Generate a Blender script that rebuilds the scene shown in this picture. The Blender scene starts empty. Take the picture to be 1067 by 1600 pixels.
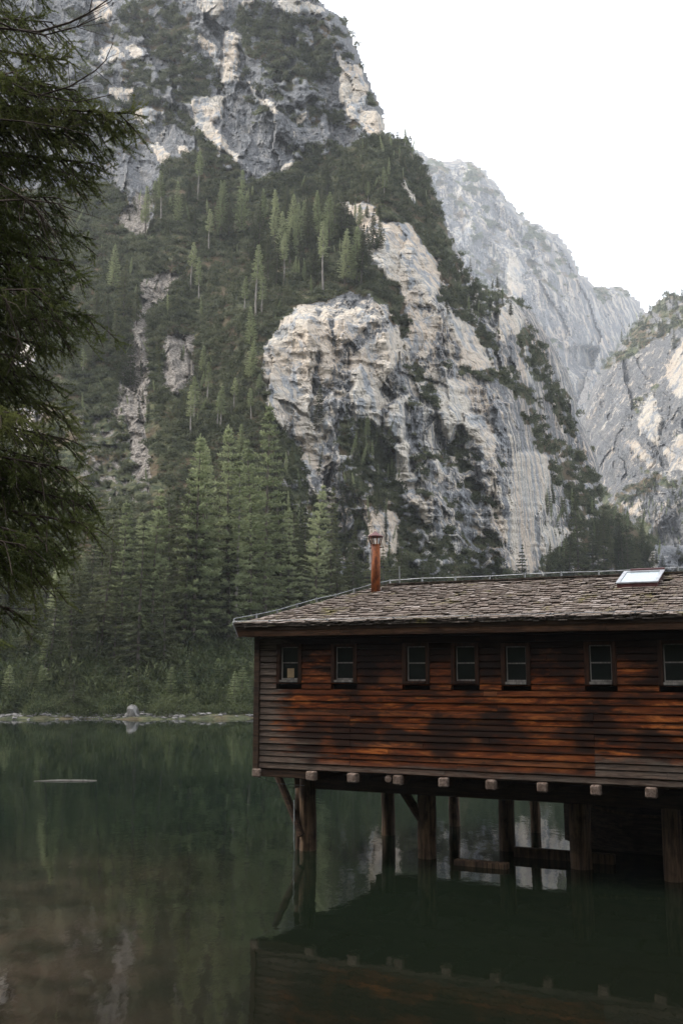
import bpy, bmesh, math, random
import numpy as np
from mathutils import Vector, Matrix

# ------------------------------------------------------------------ camera, sky, sun, exposure
scene = bpy.context.scene
C = scene.collection
FPX, TH, CAMH = 1555.0, 0.1585, 3.527          # focal length in photo pixels, pitch, height over the lake
cam_data = bpy.data.cameras.new('camera')
cam_data.sensor_fit = 'VERTICAL'
cam_data.sensor_height = 36.0
cam_data.lens = 36.0 * FPX / 1600.0
cam_data.clip_start = 0.1
cam_data.clip_end = 6000
cam = bpy.data.objects.new('camera', cam_data)
cam.location = (0, 0, CAMH)
cam.rotation_euler = (math.pi / 2 + TH, 0, 0)
C.objects.link(cam)
scene.camera = cam
cam_data.dof.use_dof = False

world = bpy.data.worlds.new('World')
scene.world = world
world.use_nodes = True
wn = world.node_tree
wn.nodes.clear()
w_out = wn.nodes.new('ShaderNodeOutputWorld')
w_bg = wn.nodes.new('ShaderNodeBackground')
w_sky = wn.nodes.new('ShaderNodeTexSky')
SUN_DIR = Vector((-0.64, 0.20, 0.74)).normalized()
w_sky.sky_type = 'NISHITA'
w_sky.sun_disc = False
w_sky.sun_elevation = math.asin(SUN_DIR.z)
w_sky.sun_rotation = math.atan2(SUN_DIR.x, SUN_DIR.y)
w_sky.air_density = 1.0
w_sky.dust_density = 3.0
w_sky.ozone_density = 1.0
# thin even cloud veil: the sky texture mixed with cloud white
w_mix = wn.nodes.new('ShaderNodeMix')
w_mix.data_type = 'RGBA'
w_mix.inputs[0].default_value = 0.75
w_mix.inputs[7].default_value = (9.4, 9.55, 9.8, 1)
w_bg.inputs[1].default_value = 0.14
wn.links.new(w_sky.outputs[0], w_mix.inputs[6])
wn.links.new(w_mix.outputs[2], w_bg.inputs[0])
wn.links.new(w_bg.outputs[0], w_out.inputs[0])

sun_data = bpy.data.lights.new('sun', 'SUN')
sun_data.energy = 2.6
sun_data.angle = math.radians(11)
sun_data.color = (1.0, 0.95, 0.87)
sun = bpy.data.objects.new('sun', sun_data)
sun.rotation_euler = SUN_DIR.to_track_quat('Z', 'Y').to_euler()
sun.location = (-30, -20, 60)
C.objects.link(sun)

scene.view_settings.view_transform = 'Standard'
scene.view_settings.look = 'None'
scene.view_settings.exposure = 1.0
scene.view_settings.gamma = 1.0
scene.view_settings.use_curve_mapping = False
scene.render.engine = 'CYCLES'
scene.cycles.use_denoising = True
scene.cycles.denoising_prefilter = 'ACCURATE'
scene.cycles.max_bounces = 6
scene.cycles.diffuse_bounces = 2
scene.cycles.glossy_bounces = 3
scene.cycles.transmission_bounces = 3
scene.cycles.transparent_max_bounces = 4
scene.cycles.volume_bounces = 0
scene.cycles.caustics_reflective = False
scene.cycles.caustics_refractive = False

rng = np.random.default_rng(7)
random.seed(7)
cT, sT = math.cos(TH), math.sin(TH)


def ray(x, y):
    a = (np.asarray(x, float) - 533.5) / FPX
    b = -(np.asarray(y, float) - 800.0) / FPX
    return a, cT - b * sT, sT + b * cT


def world_at(x, y, D):
    """bearing and elevation taken from the survey of the photograph, D = distance north in metres"""
    rx, ry, rz = ray(x, y)
    k = D / ry
    return rx * k, np.asarray(D, float) + 0 * k, CAMH + rz * k


# ------------------------------------------------------------------ materials
class NT:
    def __init__(s, name):
        s.m = bpy.data.materials.new(name)
        s.m.use_nodes = True
        s.t = s.m.node_tree
        s.t.nodes.clear()
        s.out = s.n('ShaderNodeOutputMaterial')
        s.b = s.n('ShaderNodeBsdfPrincipled')
        s.l(s.b.outputs[0], s.out.inputs[0])

    def n(s, k, **kw):
        nd = s.t.nodes.new(k)
        for a, v in kw.items():
            setattr(nd, a, v)
        return nd

    def l(s, a, b):
        s.t.links.new(a, b)

    def put(s, v, sock):
        if isinstance(v, (int, float)):
            sock.default_value = v
        elif isinstance(v, tuple):
            sock.default_value = v if len(v) == 4 or sock.type == 'VECTOR' else (*v, 1)
        else:
            s.l(v, sock)

    def coord(s, scale=(1, 1, 1), rot=(0, 0, 0), kind='Object'):
        tc = s.n('ShaderNodeTexCoord')
        mp = s.n('ShaderNodeMapping')
        kk = getattr(s, 'k', 1.)
        mp.inputs['Scale'].default_value = tuple(q * kk for q in scale)
        mp.inputs['Rotation'].default_value = rot
        s.l(tc.outputs[kind], mp.inputs[0])
        return mp.outputs[0]

    def noise(s, vec, scale, detail=4, rough=.55, dist=0):
        nd = s.n('ShaderNodeTexNoise')
        nd.inputs['Scale'].default_value = scale
        nd.inputs['Detail'].default_value = detail
        nd.inputs['Roughness'].default_value = rough
        nd.inputs['Distortion'].default_value = dist
        s.l(vec, nd.inputs['Vector'])
        return nd.outputs[0]

    def vor(s, vec, scale, feat='F1'):
        nd = s.n('ShaderNodeTexVoronoi', feature=feat)
        nd.inputs['Scale'].default_value = scale
        s.l(vec, nd.inputs['Vector'])
        return nd.outputs[0]

    def rng(s, v, a, b, c=0., d=1.):
        nd = s.n('ShaderNodeMapRange', interpolation_type='SMOOTHSTEP')
        s.put(v, nd.inputs[0])
        for i, k in enumerate((a, b, c, d)):
            nd.inputs[i + 1].default_value = k
        return nd.outputs[0]

    def mix(s, f, a, b, mode='MIX'):
        nd = s.n('ShaderNodeMix', data_type='RGBA', blend_type=mode)
        s.put(f, nd.inputs[0]); s.put(a, nd.inputs[6]); s.put(b, nd.inputs[7])
        return nd.outputs[2]

    def math(s, op, a, b=0.):
        nd = s.n('ShaderNodeMath', operation=op)
        s.put(a, nd.inputs[0]); s.put(b, nd.inputs[1])
        return nd.outputs[0]

    def rand(s):
        return s.n('ShaderNodeObjectInfo').outputs['Random']

    def bump(s, h, strength=.3, dist=.02):
        nd = s.n('ShaderNodeBump')
        nd.inputs['Strength'].default_value = strength
        nd.inputs['Distance'].default_value = dist
        s.l(h, nd.inputs['Height'])
        s.l(nd.outputs[0], s.b.inputs['Normal'])

    def fin(s, col, rough=.8, spec=.3, metal=0.):
        s.put(col, s.b.inputs['Base Color'])
        s.put(rough, s.b.inputs['Roughness'])
        s.put(spec, s.b.inputs['Specular IOR Level'])
        s.put(metal, s.b.inputs['Metallic'])
        return s.m


def m_rock(name='limestone', k=1., tone=1.):
    s = NT(name)
    s.k = k
    at = s.n('ShaderNodeAttribute', attribute_name='cover')
    sp = s.n('ShaderNodeSeparateColor'); s.l(at.outputs['Color'], sp.inputs[0])
    veg, pale, scree = sp.outputs[0], sp.outputs[1], sp.outputs[2]
    o = s.coord()
    st = s.coord((1, 1, .07))
    lean = s.coord((1, 1, .16), (0, -.33, 0))
    bed = s.coord((.22, 1, 1.4), (0, .55, 0))
    big = s.noise(o, .045, 5, .6)
    streak = s.noise(st, .42, 6, .65, .6)
    streak2 = s.noise(lean, 1.3, 5, .7)
    beds = s.noise(bed, .9, 5, .7, .4)
    chip = s.noise(o, 4.5, 4, .8)
    fine = s.noise(o, 1.6, 7, .72)
    grey = s.mix(s.rng(fine, .36, .66), (.125, .135, .15), (.34, .34, .35))
    grey = s.mix(s.rng(streak, .5, .7, 0, .55), grey, (.50, .46, .41))
    grey = s.mix(s.rng(s.noise(o, .35, 5, .7), .56, .7, 0, .6), grey, (.12, .135, .135))
    grey = s.mix(s.rng(beds, .52, .66, 0, .55), grey, (.10, .105, .115))
    grey = s.mix(s.rng(chip, .35, .62, .55, 0), grey, (.08, .085, .09))
    pal = s.mix(s.rng(big, .4, .62), (.72, .66, .57), (.68, .56, .44))
    pal = s.mix(s.rng(fine, .35, .6, .6, 0), pal, (.40, .37, .34))
    pal = s.mix(s.rng(streak, .40, .52, .85, 0), pal, (.30, .33, .37))
    pal = s.mix(s.rng(streak2, .56, .68, 0, .6), pal, (.76, .70, .62))
    pal = s.mix(s.rng(beds, .58, .68, 0, .22), pal, (.30, .27, .25))
    edge = s.math('ADD', s.math('MULTIPLY', s.noise(lean, .35, 5, .7), .55), s.math('MULTIPLY', s.noise(lean, 1.6, 5, .75), .45))
    pm = s.rng(s.math('ADD', pale, s.math('MULTIPLY', s.math('SUBTRACT', edge, .5), 3.4)), .33, .50)
    col = s.mix(pm, grey, pal)
    # joints and cracks in the rock
    vv = s.vor(s.coord((1, 1, .45), (0, .35, 0)), .55, 'DISTANCE_TO_EDGE')
    crk = s.math('MULTIPLY', s.rng(vv, .0, .05, 1, 0), s.rng(s.noise(o, .5, 3), .5, .62))
    col = s.mix(s.math('MULTIPLY', crk, .7), col, (.07, .07, .07))
    if tone < 1: col = s.mix(1., col, (tone, tone * .985, tone * .96), 'MULTIPLY')
    sc = s.mix(s.rng(s.noise(o, 2.2, 5, .8), .4, .62), (.12, .105, .09), (.38, .345, .31))
    sm = s.rng(s.math('ADD', scree, s.math('MULTIPLY', s.math('SUBTRACT', fine, .5), 1.0)), .35, .6)
    col = s.mix(sm, col, sc)
    gr = s.mix(s.rng(s.noise(o, .8, 6, .7), .38, .62), (.032, .044, .022), (.105, .108, .055))
    gr = s.mix(s.rng(s.noise(o, .12, 3, .6), .47, .6, 0, .85), gr, (.12, .085, .052))
    vm = s.rng(s.math('ADD', veg, s.math('MULTIPLY', s.math('SUBTRACT', s.noise(o, .9, 7, .8), .5), 2.4)), .42, .56)
    col = s.mix(vm, col, gr)
    h = s.math('ADD', s.math('MULTIPLY', fine, 1.0), s.math('MULTIPLY', s.math('MINIMUM', vv, .12), 3))
    s.bump(h, .85, .9)
    return s.fin(col, .92, .15)


def m_leaf(name, dark, light, tip, trans=.3, sc=.7):
    s = NT(name)
    o = s.coord()
    c = s.mix(s.rng(s.noise(o, sc, 3, .6), .35, .65), dark, light)
    c = s.mix(s.rng(s.rand(), .3, 1, 0, .85), c, tip)
    c = s.mix(s.rng(s.rand(), 0, .3, .6, 0), c, dark)
    c = s.mix(s.rng(s.noise(o, sc * 5, 3, .6), .55, .75, 0, .6), c, tip)
    s.fin(c, .7, .2)
    tl = s.n('ShaderNodeBsdfTranslucent'); s.l(s.mix(.5, c, tip), tl.inputs[0])
    mx = s.n('ShaderNodeMixShader'); mx.inputs[0].default_value = trans
    s.l(s.b.outputs[0], mx.inputs[1]); s.l(tl.outputs[0], mx.inputs[2]); s.l(mx.outputs[0], s.out.inputs[0])
    return s.m


def m_bark(name, a, b, sc=3.):
    s = NT(name)
    v = s.coord((1, 1, .18))
    f = s.noise(v, sc, 6, .7, .4)
    c = s.mix(s.rng(f, .35, .65), a, b)
    c = s.mix(s.rng(s.rand(), 0, 1, 0, .3), c, b)
    s.bump(f, .6, .05)
    return s.fin(c, .9, .1)


def m_plank():
    s = NT('stained_wall_boards')
    tc = s.n('ShaderNodeTexCoord')
    xyz = s.n('ShaderNodeSeparateXYZ'); s.l(tc.outputs['Object'], xyz.inputs[0])
    X, Z = xyz.outputs[0], xyz.outputs[2]
    # shift grain per board
    r = s.rand()
    cmb = s.n('ShaderNodeCombineXYZ'); s.l(s.math('MULTIPLY', r, 17.), cmb.inputs[1]); s.l(s.math('MULTIPLY', r, 9.), cmb.inputs[2])
    add = s.n('ShaderNodeVectorMath', operation='ADD'); s.l(tc.outputs['Object'], add.inputs[0]); s.l(cmb.outputs[0], add.inputs[1])

    def mp(sc):
        m = s.n('ShaderNodeMapping'); m.inputs['Scale'].default_value = sc; s.l(add.outputs[0], m.inputs[0]); return m.outputs[0]
    grain = s.noise(mp((1.6, 20, 26)), 2.2, 5, .7, .5)
    fib = s.noise(mp((4, 60, 90)), 2.5, 3, .6)
    blot = s.noise(mp((1.3, 4, 7)), 1.3, 4, .65, .8)
    c = s.mix(s.rng(grain, .34, .68), (.070, .015, .004), (.30, .070, .013))
    c = s.mix(s.rng(blot, .50, .68, 0, .8), c, (.55, .175, .040))
    c = s.mix(s.rng(blot, .30, .50, .95, 0), c, (.020, .008, .005))
    c = s.mix(s.rng(r, .1, .9, 0, .7), c, (.095, .028, .011))
    c = s.mix(s.rng(s.math('FRACT', s.math('MULTIPLY', r, 13.7)), .6, 1, 0, .5), c, (.20, .085, .040))
    # knots
    kn = s.vor(mp((2.2, 7, 7)), 1.0)
    c = s.mix(s.rng(kn, .05, .11, .75, 0), c, (.018, .008, .005))
    # old black stain creeping down from the eaves, between and below the windows (wood colour of its own)
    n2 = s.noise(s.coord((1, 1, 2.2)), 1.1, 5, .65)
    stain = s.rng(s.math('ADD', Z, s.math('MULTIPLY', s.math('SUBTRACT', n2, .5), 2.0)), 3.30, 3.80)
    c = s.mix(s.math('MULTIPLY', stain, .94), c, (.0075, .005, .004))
    st2 = s.rng(s.noise(s.coord((.55, 1, 1.1)), 1.0, 4, .6), .50, .60)
    c = s.mix(s.math('MULTIPLY', st2, .90), c, (.012, .007, .005))
    st3 = s.rng(s.noise(mp((.9, 3, 9)), 1.0, 5, .7), .50, .60)
    c = s.mix(s.math('MULTIPLY', st3, .78), c, (.018, .010, .007))
    # silvered grey boards at the low left corner and low on the right bay
    gl = s.rng(s.math('ADD', X, s.math('ADD', s.math('MULTIPLY', s.math('SUBTRACT', Z, 1.66), 1.3), s.math('MULTIPLY', s.math('SUBTRACT', s.noise(mp((1, 3, 7)), 1.2, 3), .5), 2.6))), 1.0, 1.9, 1, 0)
    corner = s.rng(s.math('ADD', X, s.math('MULTIPLY', s.math('SUBTRACT', blot, .5), 1.2)), .35, .75, 1, 0)
    grr = s.math('MULTIPLY', s.rng(X, 6.55, 6.58), s.rng(s.math('ADD', Z, s.math('MULTIPLY', s.math('SUBTRACT', s.noise(mp((1, 3, 5)), 1.5, 3), .5), .5)), 2.0, 2.2, 1, 0))
    low = s.rng(s.math('ADD', Z, s.math('MULTIPLY', s.math('SUBTRACT', s.noise(mp((1, 1, 5)), 1., 3), .5), .18)), 1.74, 1.86, .9, 0)
    g = s.math('MAXIMUM', s.math('MAXIMUM', gl, grr), s.math('MAXIMUM', corner, low))
    grey = s.mix(s.rng(grain, .35, .65), (.045, .033, .026), (.15, .118, .095))
    c = s.mix(s.math('MULTIPLY', g, .9), c, grey)
    s.bump(s.math('ADD', s.math('MULTIPLY', grain, 1.), s.math('MULTIPLY', fib, .5)), .5, .012)
    return s.fin(c, s.rng(fib, .3, .7, .6, .85), .12)


def m_wood(name, a, b, axis='x', sc=1., rough=.8):
    s = NT(name)
    r = s.rand()
    sca = {'x': (1.5, 18, 18), 'y': (18, 1.5, 18), 'z': (18, 18, 1.5)}[axis]
    v = s.coord(sca)
    ad = s.n('ShaderNodeVectorMath', operation='ADD'); s.l(v, ad.inputs[0])
    cm = s.n('ShaderNodeCombineXYZ'); s.l(s.math('MULTIPLY', r, 30.), cm.inputs[0]); s.l(s.math('MULTIPLY', r, 12.), cm.inputs[1]); s.l(cm.outputs[0], ad.inputs[1])
    f = s.noise(ad.outputs[0], sc, 5, .7, .6)
    f2 = s.noise(s.coord(), 3., 3, .6)
    c = s.mix(s.rng(f, .33, .67), a, b)
    c = s.mix(s.rng(f2, .5, .7, 0, .6), c, tuple(k * .4 for k in a))
    c = s.mix(s.rng(r, 0, 1, 0, .4), c, a)
    s.bump(f, .7, .02)
    return s.fin(c, rough, .2)


def m_shingle():
    s = NT('weathered_shingles')
    r = s.rand()
    isl = s.n('ShaderNodeNewGeometry').outputs['Random Per Island']
    rr = s.math('FRACT', s.math('ADD', r, s.math('MULTIPLY', isl, 7.3)))
    f = s.noise(s.coord((22, 2, 2)), 1.5, 5, .7, .3)
    c = s.mix(s.rng(f, .3, .7), (.052, .040, .033), (.215, .180, .156))
    c = s.mix(s.rng(rr, 0, 1, 0, .65), c, (.13, .095, .078))
    c = s.mix(s.rng(rr, .75, 1, 0, .6), c, (.33, .29, .27))
    moss = s.rng(s.noise(s.coord(), 1.8, 6, .8), .54, .66, 0, .75)
    c = s.mix(moss, c, (.12, .105, .022))
    lich = s.rng(s.noise(s.coord(), 9, 4, .8), .66, .72, 0, .5)
    c = s.mix(lich, c, (.32, .30, .26))
    s.bump(f, .6, .01)
    return s.fin(c, .85, .15)


def m_rust():
    s = NT('rusty_steel')
    o = s.coord((1, 1, .5))
    f = s.noise(o, 9, 6, .7)
    c = s.mix(s.rng(f, .35, .62), (.09, .024, .010), (.31, .092, .026))
    c = s.mix(s.rng(s.noise(s.coord((5, 5, .5)), 1.2, 3, .6), .5, .66, 0, .9), c, (.030, .016, .012))
    s.bump(f, .4, .01)
    return s.fin(c, .75, .3, .1)


def m_plain(name, col, rough=.6, spec=.3, metal=0., var=.25, sc=8.):
    s = NT(name)
    f = s.noise(s.coord(), sc, 4, .6)
    c = s.mix(s.rng(f, .3, .7, 0, 1), tuple(k * (1 - var) for k in col), tuple(min(1, k * (1 + var)) for k in col))
    s.bump(f, .1, .005)
    return s.fin(c, rough, spec, metal)


def m_glass():
    s = NT('window_glass')
    f = s.noise(s.coord(), 6, 3, .6)
    s.fin(s.mix(f, (.006, .008, .007), (.020, .024, .022)), .09, .35)
    s.bump(s.noise(s.coord(), 3, 2), .08, .01)
    return s.m


def m_water():
    s = NT('lake_water')
    o = s.coord()
    xyz = s.n('ShaderNodeSeparateXYZ'); s.l(o, xyz.inputs[0])
    Y = xyz.outputs[1]
    wob = s.math('MULTIPLY', s.math('SUBTRACT', s.noise(o, .12, 4, .6), .5), 14.)
    shal = s.rng(s.math('ADD', Y, wob), 6, 26, 1, 0)
    near = shal
    shal = s.math('MULTIPLY', shal, s.rng(s.math('ADD', xyz.outputs[0], s.math('MULTIPLY', wob, .25)), -4.5, 0., 1, 0))           # brown shallow bed, left out towards the house, whose shade is coloured in
    deep = s.mix(s.rng(s.noise(o, .05, 3), .35, .65), (.0034, .0080, .0045), (.0058, .0110, .0060))
    bed = s.mix(s.rng(s.noise(o, .9, 6, .7), .35, .65), (.009, .007, .004), (.032, .022, .015))
    far = s.rng(Y, 45, 76, 0, 1)
    c = s.mix(near, deep, (.0052, .0058, .0034))
    c = s.mix(shal, c, bed)
    c = s.mix(far, c, (.004, .008, .005))
    w1 = s.noise(s.coord((1.0, .45, 1)), 1.1, 3, .55)
    w2 = s.noise(s.coord((1.0, .5, 1)), 5.5, 3, .6)
    w3 = s.noise(s.coord((1.0, .7, 1)), .22, 2, .5)
    patch = s.rng(s.noise(o, .10, 3, .5), .4, .65, .35, 1.)
    h = s.math('ADD', s.math('MULTIPLY', w1, .007), s.math('MULTIPLY', s.math('MULTIPLY', w2, .0028), patch))
    h = s.math('ADD', h, s.math('MULTIPLY', w3, .008))
    bp = s.n('ShaderNodeBump'); bp.inputs['Strength'].default_value = 1.; bp.inputs['Distance'].default_value = .62
    s.l(h, bp.inputs['Height']); s.l(bp.outputs[0], s.b.inputs['Normal'])
    s.b.inputs['IOR'].default_value = 1.333
    return s.fin(c, .03, .5)


M = dict(
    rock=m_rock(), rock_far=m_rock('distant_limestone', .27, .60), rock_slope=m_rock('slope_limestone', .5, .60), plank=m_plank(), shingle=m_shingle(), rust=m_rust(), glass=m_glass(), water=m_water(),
    spruce=m_leaf('spruce_needles', (.020, .027, .011), (.078, .094, .038), (.15, .16, .08)),
    larch=m_leaf('larch_needles', (.105, .135, .060), (.27, .32, .155), (.37, .40, .23), .45),
    scrub=m_leaf('dwarf_pine_needles', (.020, .028, .013), (.085, .106, .052), (.155, .165, .095), sc=.4),
    bush=m_leaf('shore_bush_leaves', (.020, .034, .013), (.062, .084, .034), (.105, .120, .052), sc=.5),
    near=m_leaf('near_spruce_needles', (.034, .048, .013), (.115, .145, .036), (.18, .195, .062), sc=2.2),
    bark=m_bark('bark', (.045, .036, .030), (.17, .145, .125)),
    palebark=m_bark('pale_bark', (.13, .115, .10), (.36, .33, .30)),
    twig=m_bark('twigs', (.030, .022, .017), (.10, .078, .065), 8.),
    pile=m_wood('weathered_pile_wood', (.028, .016, .010), (.17, .105, .062), 'z', .8),
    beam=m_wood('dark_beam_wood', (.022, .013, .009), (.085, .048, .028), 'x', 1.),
    endgrain=m_wood('pale_beam_ends', (.09, .058, .042), (.31, .235, .195), 'y', 1.),
    fascia=m_wood('fascia_board', (.040, .020, .011), (.140, .068, .034), 'x', 1.),
    frame=m_wood('painted_sash', (.15, .13, .115), (.36, .33, .30), 'z', 1.),
    casing=m_wood('dark_window_casing', (.018, .009, .006), (.070, .028, .013), 'z', 1.),
    dark=m_plain('unlit_inside', (.012, .010, .009), .9, .1),
    wire=m_plain('galvanised_wire', (.34, .35, .36), .45, .5, .7),
    zinc=m_plain('zinc_sheet', (.30, .31, .33), .45, .5, .4),
    maroon=m_plain('maroon_sheet_metal', (.12, .045, .045), .5, .4, .2),
    hull=m_wood('dark_boat_wood', (.020, .014, .010), (.090, .062, .044), 'x', 1.),
    stone=m_plain('shore_stone', (.15, .145, .14), .9, .2, var=.5, sc=2.),
    log=m_wood('bleached_log', (.22, .20, .18), (.50, .46, .42), 'x', 1.),
    paper=m_plain('cardboard', (.40, .29, .17), .8, .2, var=.15),
)
s_ = NT('skylight_glass'); s_.fin((.26, .31, .33), .15, .6, .35); M['skyglass'] = s_.m


# ------------------------------------------------------------------ helpers
def tag(o, label=None, cat=None, group=None, kind=None):
    if label: o['label'] = label
    if cat: o['category'] = cat
    if group: o['group'] = group
    if kind: o['kind'] = kind
    return o


def empty(name, loc=(0, 0, 0), rz=0., label=None, cat=None, group=None, parent=None):
    o = bpy.data.objects.new(name, None)
    o.empty_display_size = .3
    C.objects.link(o); o.location = loc; o.rotation_euler = (0, 0, rz)
    if parent: o.parent = parent
    return tag(o, label, cat, group)


def np_mesh(name, V, F, mats, smooth=False, attr=None):
    me = bpy.data.meshes.new(name)
    V = np.ascontiguousarray(V, np.float32); F = np.ascontiguousarray(F, np.int32)
    k = F.shape[1]
    me.vertices.add(len(V)); me.vertices.foreach_set('co', V.ravel())
    me.loops.add(F.size); me.loops.foreach_set('vertex_index', F.ravel())
    me.polygons.add(len(F))
    me.polygons.foreach_set('loop_start', np.arange(0, F.size, k, dtype=np.int32))
    me.polygons.foreach_set('loop_total', np.full(len(F), k, np.int32))
    me.polygons.foreach_set('use_smooth', np.full(len(F), bool(smooth)))
    for m in (mats if isinstance(mats, (list, tuple)) else [mats]): me.materials.append(m)
    me.update(calc_edges=True)
    if attr is not None:
        a = me.color_attributes.new('cover', 'FLOAT_COLOR', 'POINT')
        a.data.foreach_set('color', np.ascontiguousarray(attr, np.float32).ravel())
    return me


def link(name, me, parent=None):
    o = bpy.data.objects.new(name, me); C.objects.link(o)
    if parent: o.parent = parent
    return o


def bm_obj(name, bm, mat, parent=None, smooth=False):
    me = bpy.data.meshes.new(name); bm.to_mesh(me); bm.free()
    for m in (mat if isinstance(mat, (list, tuple)) else [mat]): me.materials.append(m)
    if smooth:
        for p in me.polygons: p.use_smooth = True
    return link(name, me, parent)


def box(bm, x0, x1, y0, y1, z0, z1, bev=0., jit=0., mi=0):
    vs = [bm.verts.new((x + random.uniform(-jit, jit), y + random.uniform(-jit, jit), z + random.uniform(-jit, jit)))
          for x in (x0, x1) for y in (y0, y1) for z in (z0, z1)]
    fs = []
    for f in ((0, 1, 3, 2), (4, 6, 7, 5), (0, 4, 5, 1), (2, 3, 7, 6), (0, 2, 6, 4), (1, 5, 7, 3)):
        fc = bm.faces.new([vs[i] for i in f]); fc.material_index = mi; fs.append(fc)
    if bev > 0:
        es = list({e for f in fs for e in f.edges})
        bmesh.ops.bevel(bm, geom=es, offset=bev, segments=1, affect='EDGES')


def tube(bm, pts, rads, n=7, cap=True, mi=0, squash=1.):
    rings = []
    pts = [Vector(p) for p in pts]
    for i, p in enumerate(pts):
        d = (pts[min(i + 1, len(pts) - 1)] - pts[max(i - 1, 0)]).normalized()
        a = d.cross(Vector((0, 0, 1)))
        if a.length < .05: a = d.cross(Vector((0, 1, 0)))
        a.normalize(); b = d.cross(a).normalized()
        rings.append([bm.verts.new(p + (a * math.cos(t) + b * math.sin(t) * squash) * rads[i]) for t in [2 * math.pi * k / n for k in range(n)]])
    for r0, r1 in zip(rings, rings[1:]):
        for k in range(n):
            f = bm.faces.new((r0[k], r0[(k + 1) % n], r1[(k + 1) % n], r1[k])); f.material_index = mi
    if cap:
        bm.faces.new(rings[0][::-1]).material_index = mi; bm.faces.new(rings[-1]).material_index = mi


def cyl(x, y, z0, z1, r0, r1, n=16, wob=0., seg=1, seed=0):
    bm = bmesh.new(); rd = random.Random(seed)
    pts = []; rr = []
    for i in range(seg + 1):
        t = i / seg
        pts.append((x + rd.uniform(-wob, wob), y + rd.uniform(-wob, wob), z0 + (z1 - z0) * t)); rr.append((r0 + (r1 - r0) * t) * (1 + rd.uniform(-wob, wob) * 2))
    tube(bm, pts, rr, n)
    return bm


# numpy gradient noise in 2D
def gnoise(x, y, seed):
    xi = np.floor(x).astype(np.int64); yi = np.floor(y).astype(np.int64)
    xf = x - xi; yf = y - yi

    def g(ix, iy):
        h = (ix * 374761393 + iy * 668265263 + seed * 1442695041) & 0xffffffff
        h = ((h ^ (h >> 13)) * 1274126177) & 0xffffffff
        h = h ^ (h >> 16)
        return (h & 0xffff) / 65535. * 2 * np.pi
    u = xf * xf * xf * (xf * (xf * 6 - 15) + 10); v = yf * yf * yf * (yf * (yf * 6 - 15) + 10)

    def d(ix, iy, fx, fy):
        a = g(ix, iy); return np.cos(a) * fx + np.sin(a) * fy
    n0 = d(xi, yi, xf, yf); n1 = d(xi + 1, yi, xf - 1, yf)
    n2 = d(xi, yi + 1, xf, yf - 1); n3 = d(xi + 1, yi + 1, xf - 1, yf - 1)
    return ((n0 * (1 - u) + n1 * u) * (1 - v) + (n2 * (1 - u) + n3 * u) * v) * 1.5


def fbm(x, y, seed, octv=4, gain=.5):
    t = 0; a = 1.; s = 0
    for i in range(octv):
        t = t + a * gnoise(x * 2 ** i, y * 2 ** i, seed + i * 17); s += a; a *= gain
    return t / s


def ridged(x, y, seed, octv=4, gain=.5):
    t = 0; a = 1.; s = 0
    for i in range(octv):
        t = t + a * (1 - 2 * np.abs(gnoise(x * 2 ** i, y * 2 ** i, seed + i * 31))); s += a; a *= gain
    return t / s


def cells(x, y, seed):
    """split faces of rock: every cell of a jittered lattice is a facet with its own height and tilt"""
    xi = np.floor(x).astype(np.int64); yi = np.floor(y).astype(np.int64)
    best = np.full(x.shape, 9e9); val = np.zeros(x.shape)

    def h(ix, iy, k):
        q = (ix * 374761393 + iy * 668265263 + (seed + k) * 1442695041) & 0xffffffff
        q = ((q ^ (q >> 13)) * 1274126177) & 0xffffffff
        q = q ^ (q >> 16)
        return (q & 0xffff) / 65535.
    for dx in (-1, 0, 1):
        for dy in (-1, 0, 1):
            cx = xi + dx; cy = yi + dy
            ox = x - (cx + h(cx, cy, 1)); oy = y - (cy + h(cx, cy, 2))
            d = ox * ox + oy * oy
            v = (h(cx, cy, 3) - .5) + ox * (h(cx, cy, 4) - .5) * 1.8 + oy * (h(cx, cy, 5) - .35) * 1.4
            m = d < best
            best = np.where(m, d, best); val = np.where(m, v, val)
    return val


def inside(px, py, poly):
    c = np.zeros(px.shape, bool)
    xs = [p[0] for p in poly]; ys = [p[1] for p in poly]
    j = len(poly) - 1
    for i in range(len(poly)):
        xi, yi, xj, yj = xs[i], ys[i], xs[j], ys[j]
        if yi != yj:
            cond = ((yi > py) != (yj > py)) & (px < (xj - xi) * (py - yi) / (yj - yi) + xi)
            c ^= cond
        j = i
    return c


def P(s):
    v = [float(k) for k in s.replace(',', ' ').split()]
    return list(zip(v[::2], v[1::2]))


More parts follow.
